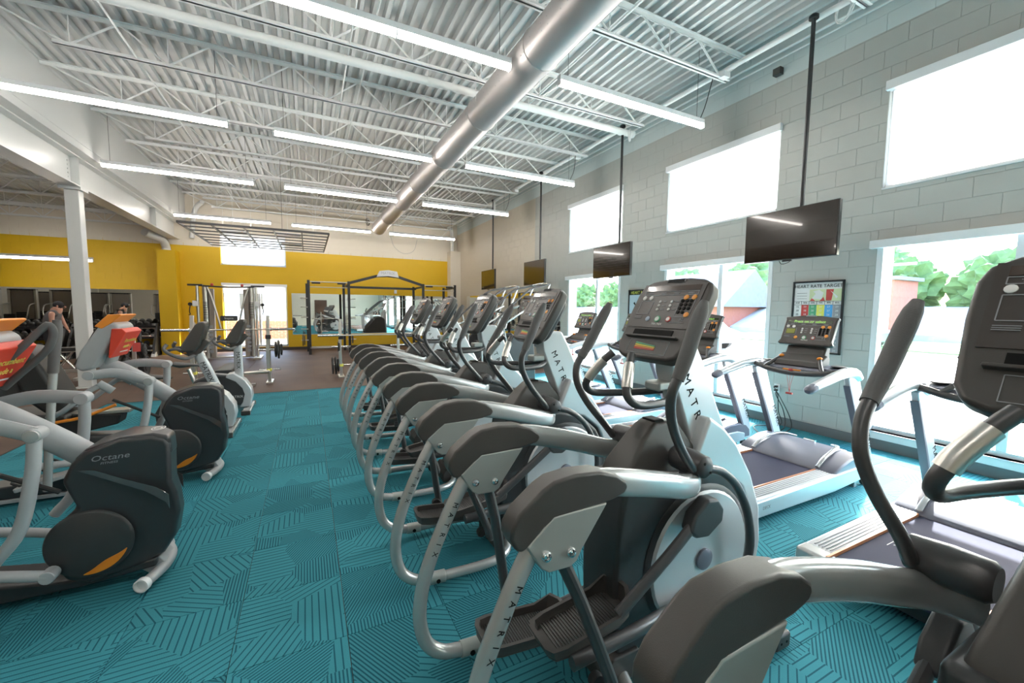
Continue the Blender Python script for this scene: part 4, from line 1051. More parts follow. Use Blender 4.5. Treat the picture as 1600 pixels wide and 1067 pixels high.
# ================================================================== SEATED CROSS TRAINERS AND NEIGHBOURS (left)
def taper(mb):
    mb.v = [(x, y * (1 - .62 * max(0, (x + .16) / .29) ** 1.6), z) for x, y, z in mb.v]; return mb
def octane(seat=True):
    """nose pointing +X, origin at the centre of the front foot"""
    t = thing('seated_cross_trainer' if seat else 'standing_cross_trainer', 'x', 'elliptical trainer', (0, 0, 0))
    # body
    pb = [(-.33, .645), (-.29, .735), (-.24, .79), (-.10, .835), (.03, .83), (.085, .80), (.10, .76), (.095, .55), (.115, .47), (.125, .36), (.10, .22), (.05, .14), (-.02, .11), (-.25, .08), (-.34, .12), (-.42, .28), (-.36, .42), (-.28, .50)]
    taper(MB().prism(pb, -.145, .145, 'xz')).build('shroud', oct_body, t, .025, 4)
    tc_ = MB().prism([(-.29, .742), (-.235, .80), (-.10, .846), (.03, .842), (.098, .808), (.104, .70), (-.02, .70), (-.15, .715)], -.13, .13, 'xz')
    taper(tc_).build('top_cover', oct_body, t, .02, 4)
    MB().prism([(-.34, .10), (-.75, .17), (-1.6, .14), (-1.6, .05), (-.3, .05), (.02, .08), (.02, .13)], -.11, .11, 'xz').build('base_frame', oct_body, t, .015)
    MB().prism([(-.9, .05), (-1.6, .05), (-1.6, .02), (-.9, .02)], -.12, .12, 'xz').build('base_skirt', octane_g, t, .006)
    for s in (-1, 1):
        MB().lathe([(.175, 0), (.18, .006), (.175, .016), (.167, .020), (.0, .022)], (-.235, .138 * s, .30), (0, s, 0), 44).build('flywheel_cover', dark2, t)
        # orange crescent
        pts = []
        for i in range(13): a = math.radians(-100 + 80 * i / 12); pts.append((.160 * math.cos(a), .160 * math.sin(a)))
        for i in range(12, -1, -1): a = math.radians(-100 + 80 * i / 12); w_ = .045 * math.sin(PI * (i + .3) / 12.6); pts.append(((.160 - w_) * math.cos(a), (.160 - w_) * math.sin(a)))
        a_, b_2 = sorted((.159 * s, .1625 * s))
        MB().prism([(p[0] - .235, p[1] + .30) for p in pts], a_, b_2, 'xz').build('orange_crescent', orange, t)
        # glossy inlay
        a_, b_2 = sorted((.1435 * s, .1465 * s))
        MB().prism([(-.27, .70), (-.20, .66), (.0, .54), (.085, .46), (.10, .42), (.10, .50), (.05, .55), (-.08, .62), (-.2, .69)], a_, b_2, 'xz').build('glossy_inlay', mat('smoked_gloss', (.10, .105, .11), .08, .2, var=.1, coat=1), t)
        # drive crank knob and link tube
        MB().cyl((-.37, .17 * s, .20), (-.37, .235 * s, .20), .032, 16).build('crank_knob', octane_g, t)
        MB().tube([(-.37, .21 * s, .20), (-.75, .22 * s, .30), (-1.05, .24 * s, .32)], .026, 12, 3).build('drive_bar', octane_g, t)
        # rocker arm and link tube
        dy = .25 * s
        rz = .06 if s < 0 else .14
        MB().oval([(-.72, dy, 1.0), (-.55, dy, .99 + rz * .3), (-.36, dy, .87 + rz)], .018, .038, 12, 4).build('rocker_arm', octane_g, t)
        MB().cyl((-.36, dy - .05 * s, .87 + rz), (-.36, dy + .03 * s, .87 + rz), .034, 16).build('arm_knuckle', octane_g, t)
        MB().lathe([(.03, 0), (.028, .006), (.008, .007)], (-.36, dy + (.03 if s > 0 else -.03), .87 + rz), (0, s, 0), 16).build('knuckle_cap', silver, t)
        MB().lathe([(.036, 0), (.034, .008), (.010, .010)], (-.72, dy + .016 * s, 1.0), (0, s, 0), 16).build('pivot_cap', octane_g, t)
        MB().tube([(-.36, dy, .87 + rz), (-.375, dy + .01 * s, .68 + rz), (-.43, dy + .015 * s, .48), (-.53, dy + .015 * s, .33)], .027, 12, 4).build('link_tube', octane_g, t)
        # footplate
        A = Matrix.Translation((-.98, .24 * s, .22)) @ Matrix.Rotation(math.radians(-14), 4, 'Y')
        MB(A).prism(rrect(.38, .15, .03), -.02, .01, 'xy').build('footplate', octane_g, t, .006)
        MB(A).tube([(-.04, -.085, 0), (-.05, -.06, .07), (-.05, .0, .085), (-.05, .06, .07), (-.04, .085, 0)], .014, 8, 3).build('foot_strap', rubber, t)
        MB(A).tube([(-.15, -.03, .01), (-.19, -.03, .05), (-.19, .03, .05), (-.15, .03, .01)], .010, 8, 3).build('heel_loop', rubber, t)
        m_ = MB()
        for k, dx in enumerate((-.53, -.49)): m_.lathe([(.009, 0), (.008, .005)], (dx, .052 * s, .93 - .04 * k), (0, s, 0), 8)
        m_.build('neck_bolt', chrome, t)
    # neck tube and console mast
    MB().oval([(-.27, 0, .73), (-.42, 0, .86), (-.62, 0, 1.01), (-.72, 0, 1.04)], .052, .062, 16, 4, sq=.8).build('neck_tube', octane_g, t)
    MB().oval([(-.70, 0, 1.0), (-.66, 0, 1.12), (-.62, 0, 1.25)], .05, .045, 14, 2, (1, 0, 0)).build('console_post', octane_g, t)
    MB().tube([(-.33, -.15, .60), (-.52, -.16, .72), (-.62, -.16, .78)], .012, 8).build('brace_blade', rubber, t)
    # console: back shell towards the nose
    cp = [(-.80, 1.02), (-.835, 1.06), (-.80, 1.18), (-.665, 1.40), (-.62, 1.425), (-.565, 1.40), (-.545, 1.36), (-.60, 1.28), (-.665, 1.14), (-.72, 1.04)]
    MB().prism(cp, -.165, .165, 'xz').build('console_shell', octane_g, t, .035, 4)
    MB().prism([(-.845, 1.08), (-.69, 1.385), (-.68, 1.38), (-.835, 1.075)], -.14, .14, 'xz').build('console_screen', face_m, t)
    # cards
    MB().prism([(-.70, 1.38), (-.615, 1.475), (-.54, 1.478), (-.53, 1.47), (-.60, 1.40), (-.655, 1.36)], -.17, .17, 'xz').build('orange_card', orange_card, t, .006)
    k = .125
    MB().prism([(-.595, 1.36), (-.530, 1.36), (-.505, 1.33), (-.615, 1.12), (-.625, 1.13)], -.178, .178, 'xz').build('red_brochure_holder', red_card, t, .006)
    nrm = Vector((.86, 0, -.45)).normalized()
    A = frame((-.556, 0, 1.225), (0, 1, 0), nrm)
    MB(A).text('Recumbent', .052, Matrix.Translation((0, .04, .0055))).text('made a', .05, Matrix.Translation((0, -.015, .0055))).build('card_lettering', ink_y, t)
    MB(A).box((0, -.065, .0055), (.16, .010, .001)).build('card_line', ink_w, t)
    SH = Matrix(((1.25, .3, 0, 0), (0, 1, 0, 0), (0, 0, 1, 0), (0, 0, 0, 1)))
    MB(frame((-.13, -.1462, .75), (1, 0, .03), NY)).text('Octane', .042, SH).text('FITNESS', .016, SH @ Matrix.Translation((0, -.028, 0))).build('side_wordmark', ink_gr, t)
    mb = MB(frame((.035, 0, .8475), (0, 1, 0), (0, 0, 1)))
    mb.add(*ring(.038, .045)); mb.text('O', .06, Matrix.Rotation(.8, 4, 'Z'))
    mb.build('top_emblem', ink_w, t)
    # front foot, curved tube with white caps
    MB().tube([(-.01, -.21, .050), (.035, -.1, .055), (.05, 0, .058), (.035, .1, .055), (-.01, .21, .050)], .028, 14, 4).build('front_foot', octane_g, t)
    for s in (-1, 1):
        MB().lathe([(.034, 0), (.037, .006), (.037, .035), (.030, .037), (.028, .02)], (-.008, .20 * s, .050), (-.35, s, 0), 18).build('foot_cap', white_tr, t)
    MB().prism([(-.10, .10), (.03, .12), (.06, .07), (-.02, .03)], -.08, .08, 'xz').build('foot_bracket', octane_g, t, .008)
    MB().cyl((-1.55, -.28, .04), (-1.55, .28, .04), .032).build('rear_foot', octane_g, t)
    if seat:
        # long black boom, seat base and backrest
        MB().prism([(-.62, .56), (-.60, .64), (-1.25, .70), (-1.30, .60), (-.9, .50)], -.08, .08, 'xz').build('boom', rubber, t, .012)
        MB().rng(-1.2, -.55, -.06, .06, .645, .675).build('boom_rail', steel, t, .006)
        MB().prism([(-.52, .20), (-.50, .38), (-.62, .47), (-.98, .50), (-.86, .30), (-.70, .20)], -.09, .09, 'xz').build('seat_pedestal', dark2, t, .03, 3)
        MB().prism([(-.90, .68), (-1.20, .72), (-1.45, .70), (-1.45, .64), (-1.2, .62), (-.9, .63)], -.17, .17, 'xz').build('seat_pad', vinyl, t, .03, 3)
        MB().prism([(-.93, .70), (-1.02, .69), (-1.12, .80), (-1.235, 1.13), (-1.215, 1.21), (-1.14, 1.235), (-1.08, 1.20), (-.96, .90), (-.90, .76)], -.15, .15, 'xz').build('seat_back', vinyl, t, .04, 4)
        MB().prism([(-1.16, .78), (-1.30, .80), (-1.30, 1.02), (-1.2, 1.02)], -.08, .08, 'xz').build('back_bracket', dark2, t, .01)
        for s in (-1, 1):
            MB().tube([(-1.05, .12 * s, .66), (-.9, .22 * s, .72), (-.75, .24 * s, .86), (-.66, .22 * s, .92)], .020, 10, 4).build('seat_handle', octane_g, t)
            MB().oval([(-.68, .22 * s, .93), (-.60, .21 * s, .86)], .03, .03, 10).build('handle_end', octane_g, t)
        MB().tube([(-.98, -.17, .63), (-.80, -.18, .66), (-.60, -.17, .74)], .012, 8, 3).build('orange_lever', orange, t)
    else:
        # long moving handles with grey foam
        MB().tube([(-.65, .50, .40), (-.63, .51, .70), (-.59, .52, 1.14)], .021, 12, 2).build('handle_pole', silver, t)
        MB().tube([(-.592, .52, 1.13), (-.578, .52, 1.26), (-.565, .53, 1.38), (-.56, .53, 1.455)], [.026, .027, .027, .020], 12, 4).build('foam_grip', foam, t)
        MB().tube([(-.80, .20, .45), (-.76, .20, .80), (-.735, .20, 1.06)], .024, 12, 2).build('handle_pole', silver, t)
        MB().tube([(-.68, .03, 1.13), (-.55, .03, 1.27), (-.42, .03, 1.425), (-.395, .035, 1.44), (-.388, .05, 1.40), (-.41, .06, 1.33), (-.46, .08, 1.27), (-.54, .10, 1.19), (-.62, .12, 1.11)], .0175, 12, 4).build('looped_grip', foam, t)
    return t
def ring(a, b, n=24):
    vs = []; fs = []
    for i in range(n):
        c, s = math.cos(2 * PI * i / n), math.sin(2 * PI * i / n)
        vs += [(a * c, a * .72 * s, 0), (b * c, b * .72 * s, 0)]
    for i in range(n): fs.append((2 * i, 2 * i + 1, 2 * ((i + 1) % n) + 1, 2 * ((i + 1) % n)))
    return vs, fs
o1 = octane(False); o1.location = (-.82, 2.97, 0)
o1['label'] = 'anthracite nosed cross trainer with grey foam handles, nearest at the left edge'
o2 = octane(True); o2.location = (-.82, 4.55, 0)
o2['label'] = 'anthracite seated cross trainer with black seat back and red card, behind the nearest one'

def bike(t_lean, label, loc):
    t = thing('exercise_bike', label, 'exercise bike', loc, 0, 'upright and recumbent bikes at the left')
    q = lambda P: P
    MB().prism([(.0, .10), (.02, .34), (-.08, .48), (-.22, .55), (-.42, .58), (-.62, .50), (-.72, .30), (-.70, .10)], -.10, .10, 'xz').build('shroud', dark2, t, .03, 3)
    MB().prism([(-.235, .57), (-.16, .58), (-.02, .47), (.055, .34), (.065, .22), (.03, .07), (-.10, .07), (-.06, .15), (-.035, .26), (-.06, .35), (-.14, .45), (-.26, .52)], -.105, .105, 'xz').build('front_fairing', silver_l, t, .015, 3)
    MB().text('MATRIX', .05, frame((-.14, -.1012, .23), (1, 0, 0), NY)).build('shroud_wordmark', ink_w, t)
    tx, tz = -.30 * t_lean, 1.03
    bx = -.10
    MB().oval([(bx, 0, .46), (bx * .4 + tx * .6, 0, .8), (tx, 0, tz), (tx - .02, 0, tz + .08)], .035, .055, 14, 2, (1, 0, 0), sq=.7).build('mast', silver_l, t)
    d = Vector((bx - tx, 0, .46 - tz)).normalized()
    MB().text('MATRIX', .07, frame(((bx * .45 + tx * .55), -.0565 + .02, .76), d, NY)).build('mast_wordmark', ink_k, t)
    A = Matrix.Translation((tx, 0, tz))
    MB(A).prism([(-.12, -.02), (-.14, .03), (.02, .30), (.06, .335), (.11, .33), (.125, .29), (.05, .04), (.0, -.02)], -.13, .13, 'xz').build('console_housing', dark, t, .03, 3)
    MB(A).prism([(-.06, -.10), (-.10, .0), (.10, .13), (.14, .09), (.05, -.04)], -.07, .07, 'xz').build('console_bracket', dark, t, .015)
    for s in (-1, 1):
        MB(A).tube([(.0, .03 * s, -.06), (-.08, .16 * s, -.09), (-.20, .21 * s, -.03), (-.26, .19 * s, .03), (-.235, .17 * s, .08)], .019, 10, 4).build('handlebar', foam, t)
        MB(A).tube([(-.08, .10 * s, .0), (-.18, .13 * s, .02), (-.25, .10 * s, .0)], .016, 10, 3).build('inner_grip', foam, t)
        MB().tube([(-.33, .12 * s, .28), (-.33 + .12 * s, .13 * s, .20 + .1 * (s > 0))], .014, 8).build('crank_arm', rack_k, t)
        MB().box((-.33 + .13 * s, .20 * s, .20 + .1 * (s > 0)), (.10, .12, .025)).build('foot_pedal', rubber, t, .005)
    MB(A).box((-.10, 0, -.04), (.05, .05, .02)).build('orange_mark', orange, t, .004)
    # seat post and saddle
    MB().tube([(-.62, 0, .42), (-.70, 0, .66)], .028, 12).build('seat_post', steel, t)
    MB().oval([(-.56, 0, .70), (-.66, 0, .715), (-.78, 0, .72), (-.86, 0, .74)], .11, .035, 14, 4, (0, 0, 1), scale=[.3, .6, 1.1, .9]).build('saddle', vinyl, t)
    MB().rng(-.05, .055, -.35, .37, .01, .06).build('front_stabiliser', silver, t, .01, 3)
    for s in (-1, 1): MB().rng(-.055, .06, s * .36 - .02 + .01, s * .36 + .03, .0, .065).build('end_cap', dark, t, .012, 3)
    MB().rng(-.82, -.72, -.28, .28, .01, .06).build('rear_stabiliser', silver, t, .01)
    MB().rng(-.78, 0, -.04, .04, .04, .10).build('base_rail', silver, t, .01)
    return t
bike(1.05, 'silver and black exercise bike with leaning mast, right behind the seated cross trainer', (-.89, 6.06, 0))
bike(.35, 'silver and black exercise bike with a near vertical mast, closest to the carpet edge', (-.83, 7.17, 0))

# ================================================================== STAIR CLIMBERS by the right wall
def climber(loc, label):
    t = thing('stair_climber', label, 'stair climber', loc, 0, 'stair climbers past the treadmills')
    MB().prism([(-.75, .05), (-.75, .30), (-.15, 1.0), (.15, 1.05), (.35, .9), (.40, .05)], -.36, -.30, 'xz').build('side_panel', dark2, t, .02)
    MB().prism([(-.75, .05), (-.75, .30), (-.15, 1.0), (.15, 1.05), (.35, .9), (.40, .05)], .30, .36, 'xz').build('side_panel', dark2, t, .02)
    for k in range(5): MB().box((-.62 + .19 * k, 0, .22 + .19 * k), (.24, .56, .03)).build('step', rack_k, t, .005)
    for k in range(5): MB().box((-.51 + .19 * k, 0, .12 + .19 * k), (.015, .56, .17)).build('riser', tube_d, t)
    MB().prism([(.28, .0), (.28, 1.2), (.40, 1.45), (.46, 1.45), (.50, 0)], -.12, .12, 'xz').build('front_column', silver, t, .02)
    for s in (-1, 1):
        MB().tube([(-.70, .36 * s, 1.12), (-.40, .37 * s, 1.42), (-.05, .37 * s, 1.72), (.25, .37 * s, 1.95), (.55, .36 * s, 2.03), (.72, .33 * s, 2.07)], .021, 10, 5).build('upper_rail', tube_d, t)
        MB().tube([(-.78, .36 * s, .30), (-.80, .37 * s, 1.0), (-.70, .36 * s, 1.12), (-.40, .37 * s, 1.22), (.05, .37 * s, 1.48), (.35, .32 * s, 1.62)], .021, 10, 5).build('lower_rail', silver, t)
        MB().tube([(-.40, .37 * s, 1.42), (-.30, .37 * s, 1.0), (-.25, .35 * s, .85)], .018, 8, 3).build('rail_post', silver, t)
        MB().tube([(.40, .30 * s, 1.1), (.52, .33 * s, 1.6), (.72, .33 * s, 2.07)], .02, 8, 3).build('front_post', silver, t)
    MB().tube([(.70, -.33, 2.07), (.74, 0, 2.09), (.70, .33, 2.07)], .022, 10, 3).build('top_bar', chrome, t)
    u = Vector((.42, 0, .9)).normalized(); A = frame((.34, 0, 1.66), (0, -1, 0), Vector((0, -1, 0)).cross(u))
    MB(A).prism(rrect(.42, .38, .05), -.05, .01, 'xy').build('console_housing', dark, t, .01)
    console_face(t, tuple(A @ Vector((0, 0, .0105))), u, (0, -1, 0), .36, .28)
    MB(A).prism(rrect(.45, .41, .06), -.04, -.02, 'xy').build('console_trim', silver, t, .006)
    MB().rng(-.80, .5, -.38, .38, .0, .06).build('base_plate', rack_k, t, .01)
    return t
climber((3.75, 7.55, 0), 'tall stair climber with curved handrails, nearer one beyond the last treadmill')
climber((3.65, 8.75, 0), 'tall stair climber with curved handrails, farther one')

# ================================================================== FREE WEIGHT AREA
def weight_plate(mb, c, r, w=.035, ax=(1, 0, 0)):
    mb.lathe([(.025, -w / 2), (r * .45, -w / 2), (r * .5, -w / 4), (r * .85, -w / 4), (r * .88, -w / 2), (r, -w / 2 + .004), (r, w / 2 - .004), (r * .88, w / 2), (r * .85, w / 4), (r * .5, w / 4), (r * .45, w / 2), (.025, w / 2)], c, ax, 22)
def barbell(c, L, label, group=None, plates=()):
    t = thing('barbell', label, 'barbell', c, 0, group)
    MB().tube([(-L / 2 + .42, 0, 0), (L / 2 - .42, 0, 0)], .0145, 10).build('shaft', steel, t)
    for s in (-1, 1):
        MB().tube([(s * (L / 2 - .42), 0, 0), (s * L / 2, 0, 0)], .025, 12).build('sleeve', chrome, t)
        MB().lathe([(.037, -.012), (.037, .012)], (s * (L / 2 - .42), 0, 0), (1, 0, 0), 14).build('collar', chrome, t)
    return t
def plate_thing(c, r, label, group='weight plates'):
    mb = MB(); weight_plate(mb, (0, 0, 0), r); o = mb.build('weight_plate', iron); o.location = c
    m_ = MB(); m_.lathe([(r * .97, -.019), (r * .97, -.0188), (r * .93, -.0188), (r * .93, -.019)], (0, 0, 0), (1, 0, 0), 22)
    return tag(o, label, 'weight plate', group)

# black half-rack rig in front of the yellow wall
rg = thing('strength_rig', 'large black double power rack with arched top in front of the yellow wall', 'power rack', (0, 0, 0))
def post(x, y, h=2.42): return MB().rng(x - .04, x + .04, y - .04, y + .04, 0, h).build('upright_post', rack_k, rg, .005)
XP = [.05, 1.26, 3.78, 4.98]
for x in XP: post(x, 14.8)
for x in XP[1:]: post(x - .1 if x > 1.3 else x - .08, 15.9, 2.36)
for x in (.0,): post(.0, 15.9, 2.36)
MB().sweep([(1.26, 14.8, 2.36), (2.15, 14.8, 2.63), (2.52, 14.8, 2.66), (2.9, 14.8, 2.63), (3.78, 14.8, 2.36)], [(-.035, -.045), (.035, -.045), (.035, .045), (-.035, .045)], 1, up=(0, 0, 1)).build('arched_beam', rack_k, rg, .004)
MB().rng(1.26, 3.78, 15.86, 15.94, 2.24, 2.32).build('rear_beam', rack_k, rg, .004)
for x0, x1 in ((.05, 1.26), (3.78, 4.98)):
    MB().tube([(x0, 14.8, 2.37), (x1, 14.8, 2.37)], .018, 10).build('pull_up_bar', steel, rg)
    MB().tube([(x0, 14.8, 2.20), (x1, 14.8, 2.20)], .016, 10).build('lower_pull_up_bar', steel, rg)
    for x in (x0 + .22, x1 - .22): MB().box((x, 14.78, 2.33), (.26, .06, .05)).build('grip_pad', rubber, rg, .012)
    MB().rng(x0, x1, 14.76, 14.84, .20, .26).build('base_beam', steel, rg)
for x in XP:
    MB().rng(x - .035, x + .035, 14.84, 15.9, 2.28, 2.34).build('depth_beam', rack_k, rg, .004)
    MB().rng(x - .035, x + .035, 14.84, 15.9, .06, .12).build('floor_beam', rack_k, rg, .004)
for x in (.05, 1.26):
    for z in (.42, .8, 1.2, 1.55, 1.85): MB().tube([(x - .26 if x < 1 else x, 15.6, z), (x if x < 1 else x + .28, 15.6, z)], .014, 8).build('storage_peg', steel, rg)
for z in (1.2, 1.55, 1.85, .8): MB().tube([(3.2, 15.6, z), (3.7, 15.6, z)], .014, 8).build('storage_peg', steel, rg)
sg = MB().prism([(2.15, 2.60), (2.25, 2.81), (2.55, 2.85), (2.84, 2.81), (2.90, 2.60), (2.55, 2.645)], 14.70, 14.74, 'xz').build('name_sign', sign_s, rg, .006)
MB().text('MATRIX', .13, frame((2.53, 14.698, 2.735), (1, 0, 0), NY)).build('sign_letters', ink_gr, sg)
for k, (x, z, r) in enumerate([(-.16, .42, .2), (-.11, .42, .17), (1.42, .42, .16)]):
    plate_thing((x, 15.6, z), r, 'dark weight plate on a lower peg of the black rig, ' + ['outermost left', 'inner left', 'on the middle post'][k])

# barbell station with its tall silver post next to the carpet (right one)
def half_rack(x, y, h, label):
    t = thing('barbell_stand', label, 'barbell rack', (x, y, 0))
    MB().sweep([(0, 0, .02), (-.02, 0, .6), (0, .03, h)], [(-.035, -.03), (.035, -.03), (.035, .03), (-.035, .03)], 3, up=(1, 0, 0)).build('tall_post', steel, t, .004)
    MB().sweep([(0, .12, .04), (0, .15, .9), (.0, .15, h * .9)], [(-.02, -.02), (.02, -.02), (.02, .02), (-.02, .02)], 1, up=(1, 0, 0)).build('rear_post', steel, t, .003)
    MB().rng(-.06, .06, -.14, .3, 0, .04).build('foot', steel, t, .006)
    for z in (.27, .68): MB().tube([(-.18, .05, z), (.20, .05, z)], .018, 10).build('plate_peg', chrome, t)
    MB().rng(-.05, .05, -.08, -.03, h * .66, h * .72).build('bar_hook', rack_k, t, .006)
    MB().rng(-.04, .04, -.05, .06, .25, .30).build('yellow_band', ink_y, t)
    return t
half_rack(.64, 9.72, 1.29, 'tall silver barbell post beside the rear ellipticals with plates low at its foot')
half_rack(1.9, 9.72, 1.29, 'silver barbell post hidden behind the elliptical grips')
barbell((1.28, 9.64, .94), 2.2, 'silver barbell racked across the posts behind the ellipticals')
for k, (x, z, r) in enumerate([(.47, .27, .19), (.53, .27, .20), (.62 - .04, .27, .15), (.60, .68, .12)]):
    plate_thing((x - .0, 9.77, z), r, 'black plate on the silver barbell post by the ellipticals, ' + ['outermost at the foot', 'second at the foot', 'innermost at the foot', 'small one higher up'][k])
half_rack(-.72, 9.55, 1.37, 'tall silver barbell post standing alone in front of the glazed door')
half_rack(-1.95, 9.55, 1.37, 'silver barbell post half hidden behind the bike consoles')
barbell((-1.32, 9.46, 1.10), 2.15, 'silver barbell lying across the posts in front of the cable tower')
for k, (x, z, r) in enumerate([(-.55, .68, .19), (-.60, .68, .16), (-.50, .68, .12)]):
    plate_thing((x, 9.60, z), r, 'black plate on the lone silver post by the glazed door, ' + ['largest', 'inner', 'outermost small'][k])
# bench between the posts
bn = thing('press_bench', 'silver framed press bench with black pads between the barbell posts', 'bench', (-1.3, 9.3, 0))
MB().oval([(-.62, .0, .16), (-.2, 0, .22), (.25, 0, .26), (.6, .0, .27)], .05, .035, 10, 3).build('frame_beam', steel, bn)
MB().rng(-.12, .12, -1.0, .10, .40, .47).build('bench_pad', vinyl, bn, .02)
MB().rng(-.03, .03, -.05, .02, .0, .42).rng(-.03, .03, -.95, -.88, 0, .42).build('bench_leg', steel, bn, .004)
MB().rng(-.35, .35, -.98, -.9, .0, .05).rng(-.35, .35, -.02, .06, 0, .05).build('bench_foot', steel, bn, .006)

# functional trainer (cable tower)
ft = thing('cable_tower', 'tall silver twin cable machine in front of the glazed door', 'cable machine', (-2.05, 14.4, 0))
for s in (-1, 1):
    MB().tube([(.70 * s, -.15, .05), (.70 * s, -.15, 2.12)], .035, 12).build('slide_post', steel, ft)
    MB().tube([(.56 * s, .1, .05), (.56 * s, .1, 2.12)], .075, 14).build('shroud_column', steel, ft)
    MB().rng(.42 * s - .05, .42 * s + .05, .05, .17, .3, 1.5).build('weight_stack', iron, ft, .004)
    MB().rng(.42 * s - .06, .42 * s + .06, .03, .19, .05, 2.05).build('stack_cover', green_w, ft, .01)
    mb = MB()
    for k in range(7): mb.rng(.47 * s - .05, .47 * s + .05, -.0, .03, .2 + .12 * k, .28 + .12 * k)
    mb.build('stack_plates', ink_gr, ft)
    MB().tube([(.50 * s, 0, 2.1), (.40 * s, -.02, 1.8), (.27 * s, -.02, 1.2), (.22 * s, 0, .9)], .026, 10, 4).build('curved_brace', steel, ft)
    MB().box((.74 * s, -.22, 1.62), (.13, .12, .16)).build('pulley_carriage', white_tr, ft, .02)
    MB().lathe([(.05, -.012), (.042, 0), (.05, .012)], (.86 * s, -.22, 1.60), (0, 1, 0), 14).build('pulley_wheel', rubber, ft)
    MB().tube([(.86 * s, -.22, 1.56), (.88 * s, -.24, 1.40), (.86 * s, -.24, 1.32), (.90 * s, -.24, 1.30)], .012, 8, 2).build('hand_strap', rubber, ft)
    MB().box((.85 * s - .1 * s, -.1, 2.14), (.34, .12, .05)).build('top_arm', rack_k, ft, .008)
    MB().ball((.36 * s, -.12, 2.16), .04).build('red_knob', ink_r, ft)
    MB().rng(.70 * s - .1, .70 * s + .1, -.5, .35, 0, .06).build('foot', steel, ft, .01)
    mb = MB()
    for k in range(10): mb.rng(.56 * s - .05, .56 * s + .05, .02, .03, 1.2 + .05 * k, 1.217 + .05 * k)
    mb.build('number_marks', ink_k, ft)
MB().tube([(-.7, -.05, 2.13), (0, -.08, 2.10), (.7, -.05, 2.13)], .022, 10, 3).build('top_bar', rack_k, ft)
MB().prism(rrect(.42, .15, .03), -.02, .02, 'xz', M=Matrix.Translation((0, -.05, 1.20))).build('name_board', dark2, ft, .005)
MB().text('Inspire', .08, frame((0, -.072, 1.20), (1, 0, 0), NY)).build('board_letters', ink_w, ft)
MB().rng(-.7, .7, .05, .15, .03, .08).build('base_beam', steel, ft, .008)

# dumbbell racks with dumbbells
def dumbbell(L, r):
    t = thing('dumbbell', 'x', 'dumbbell', (0, 0, 0))
    MB().tube([(0, -L * .2, 0), (0, L * .2, 0)], .016, 8).build('handle', chrome, t)
    for s in (-1, 1):
        MB().lathe([(r * .8, 0), (r, .01), (r, L * .26), (r * .8, L * .3)], (0, s * L * .2, 0), (0, s, 0), 12).build('head', iron, t)
    return t
db0 = dumbbell(.30, .07)
db_first = [True]
ORD = ['first', 'second', 'third', 'fourth', 'fifth', 'sixth', 'seventh', 'eighth', 'ninth', 'tenth', 'eleventh', 'twelfth', 'thirteenth', 'fourteenth']
for ri, (x0, x1, nm) in enumerate([(-8.6, -6.25, 'left rack'), (-6.1, -4.2, 'right rack')]):
    t = thing('dumbbell_rack', 'black three tier dumbbell rack under the left mirror, ' + ('farther left' if ri == 0 else 'next to the yellow pilaster'), 'rack', ((x0 + x1) / 2, 16.2, 0))
    w = (x1 - x0) / 2
    for k, (z, y) in enumerate(((.30, -.16), (.62, .0), (.95, .16))):
        A = Matrix.Translation((0, y, z)) @ Matrix.Rotation(math.radians(18), 4, 'X')
        MB(A).rng(-w, w, -.15, .15, -.02, 0).build('shelf', rack_k, t, .004)
        MB(A).rng(-w, w, -.165, -.15, -.03, .03).build('shelf_lip', [ink_y, rack_k, rack_k][k] if False else rack_k, t)
    for s in (-1, 1):
        MB().prism([(-.38, 0), (-.32, .30), (.10, 1.0), (.20, 1.0), (.20, .06), (.30, 0)], s * w - .03, s * w + .03, 'yz').build('end_frame', iron, t, .004)
        MB().prism([(-.44, 0), (-.42, .05), (-.26, .16), (-.2, .05), (-.2, 0)], s * w - .05, s * w + .05, 'yz').build('rack_foot', silver, t, .006)
    n = int((x1 - x0 - .15) / .17)
    for k, (z, y, tn) in enumerate(((.30, -.16, 'bottom'), (.62, .0, 'middle'), (.95, .16, 'top'))):
        for i in range(n):
            d = db0 if db_first[0] else copy_tree(db0); db_first[0] = False
            d.location = (x0 + .14 + i * .17, 16.2 + y, z + .072); d.rotation_euler = (math.radians(18), 0, random.uniform(-.06, .06))
            sc_ = [1.15, 1.0, .85][k]; 
            d['label'] = 'black round dumbbell, %s from the left, %s tier, %s' % (ORD[i], tn, nm); d['group'] = 'dumbbells on the %s tier, %s' % (tn, nm)
# adjustable bench, blue-white shine
b1_ = thing('adjustable_bench', 'adjustable bench with black pads and silver legs beyond the steel column', 'bench', (-4.6, 11.6, 0))
MB().prism([(-.45, .58), (-.42, .66), (.35, .68), (.38, .61)], -.14, .14, 'xz').build('seat_pad', vinyl, b1_, .02)
MB().prism([(-.42, .575), (.36, .605), (.36, .585), (-.42, .555)], -.12, .12, 'xz').build('pad_board', steel, b1_)
for p_, q_ in (((.22, 0, .58), (-.02, 0, .20)), ((.0, 0, .58), (.24, 0, .22)), ((-.3, 0, .57), (-.05, 0, .2))): MB().tube([p_, q_], .022, 10).build('strut', chrome, b1_)
MB().rng(-.3, .35, -.05, .05, .15, .22).build('base_beam', steel, b1_, .01)
MB().cyl((-.62, 0, .2), (.55, 0, .2), .03).build('roller_bar', rubber, b1_)
MB().rng(-.34, -.28, -.3, .3, .0, .06).rng(.30, .36, -.3, .3, 0, .06).rng(-.02, .02, -.03, .03, .0, .2).build('foot_bar', steel, b1_, .008)
b2_ = thing('flat_bench', 'low silver bench frame lying at the far left edge of the rubber floor', 'bench', (-5.1, 10.9, 0))
MB().oval([(-1.0, -.2, .10), (-.3, -.1, .13), (.15, -.05, .12), (.35, 0, .04)], .045, .03, 10, 3).build('curved_foot', steel, b2_)
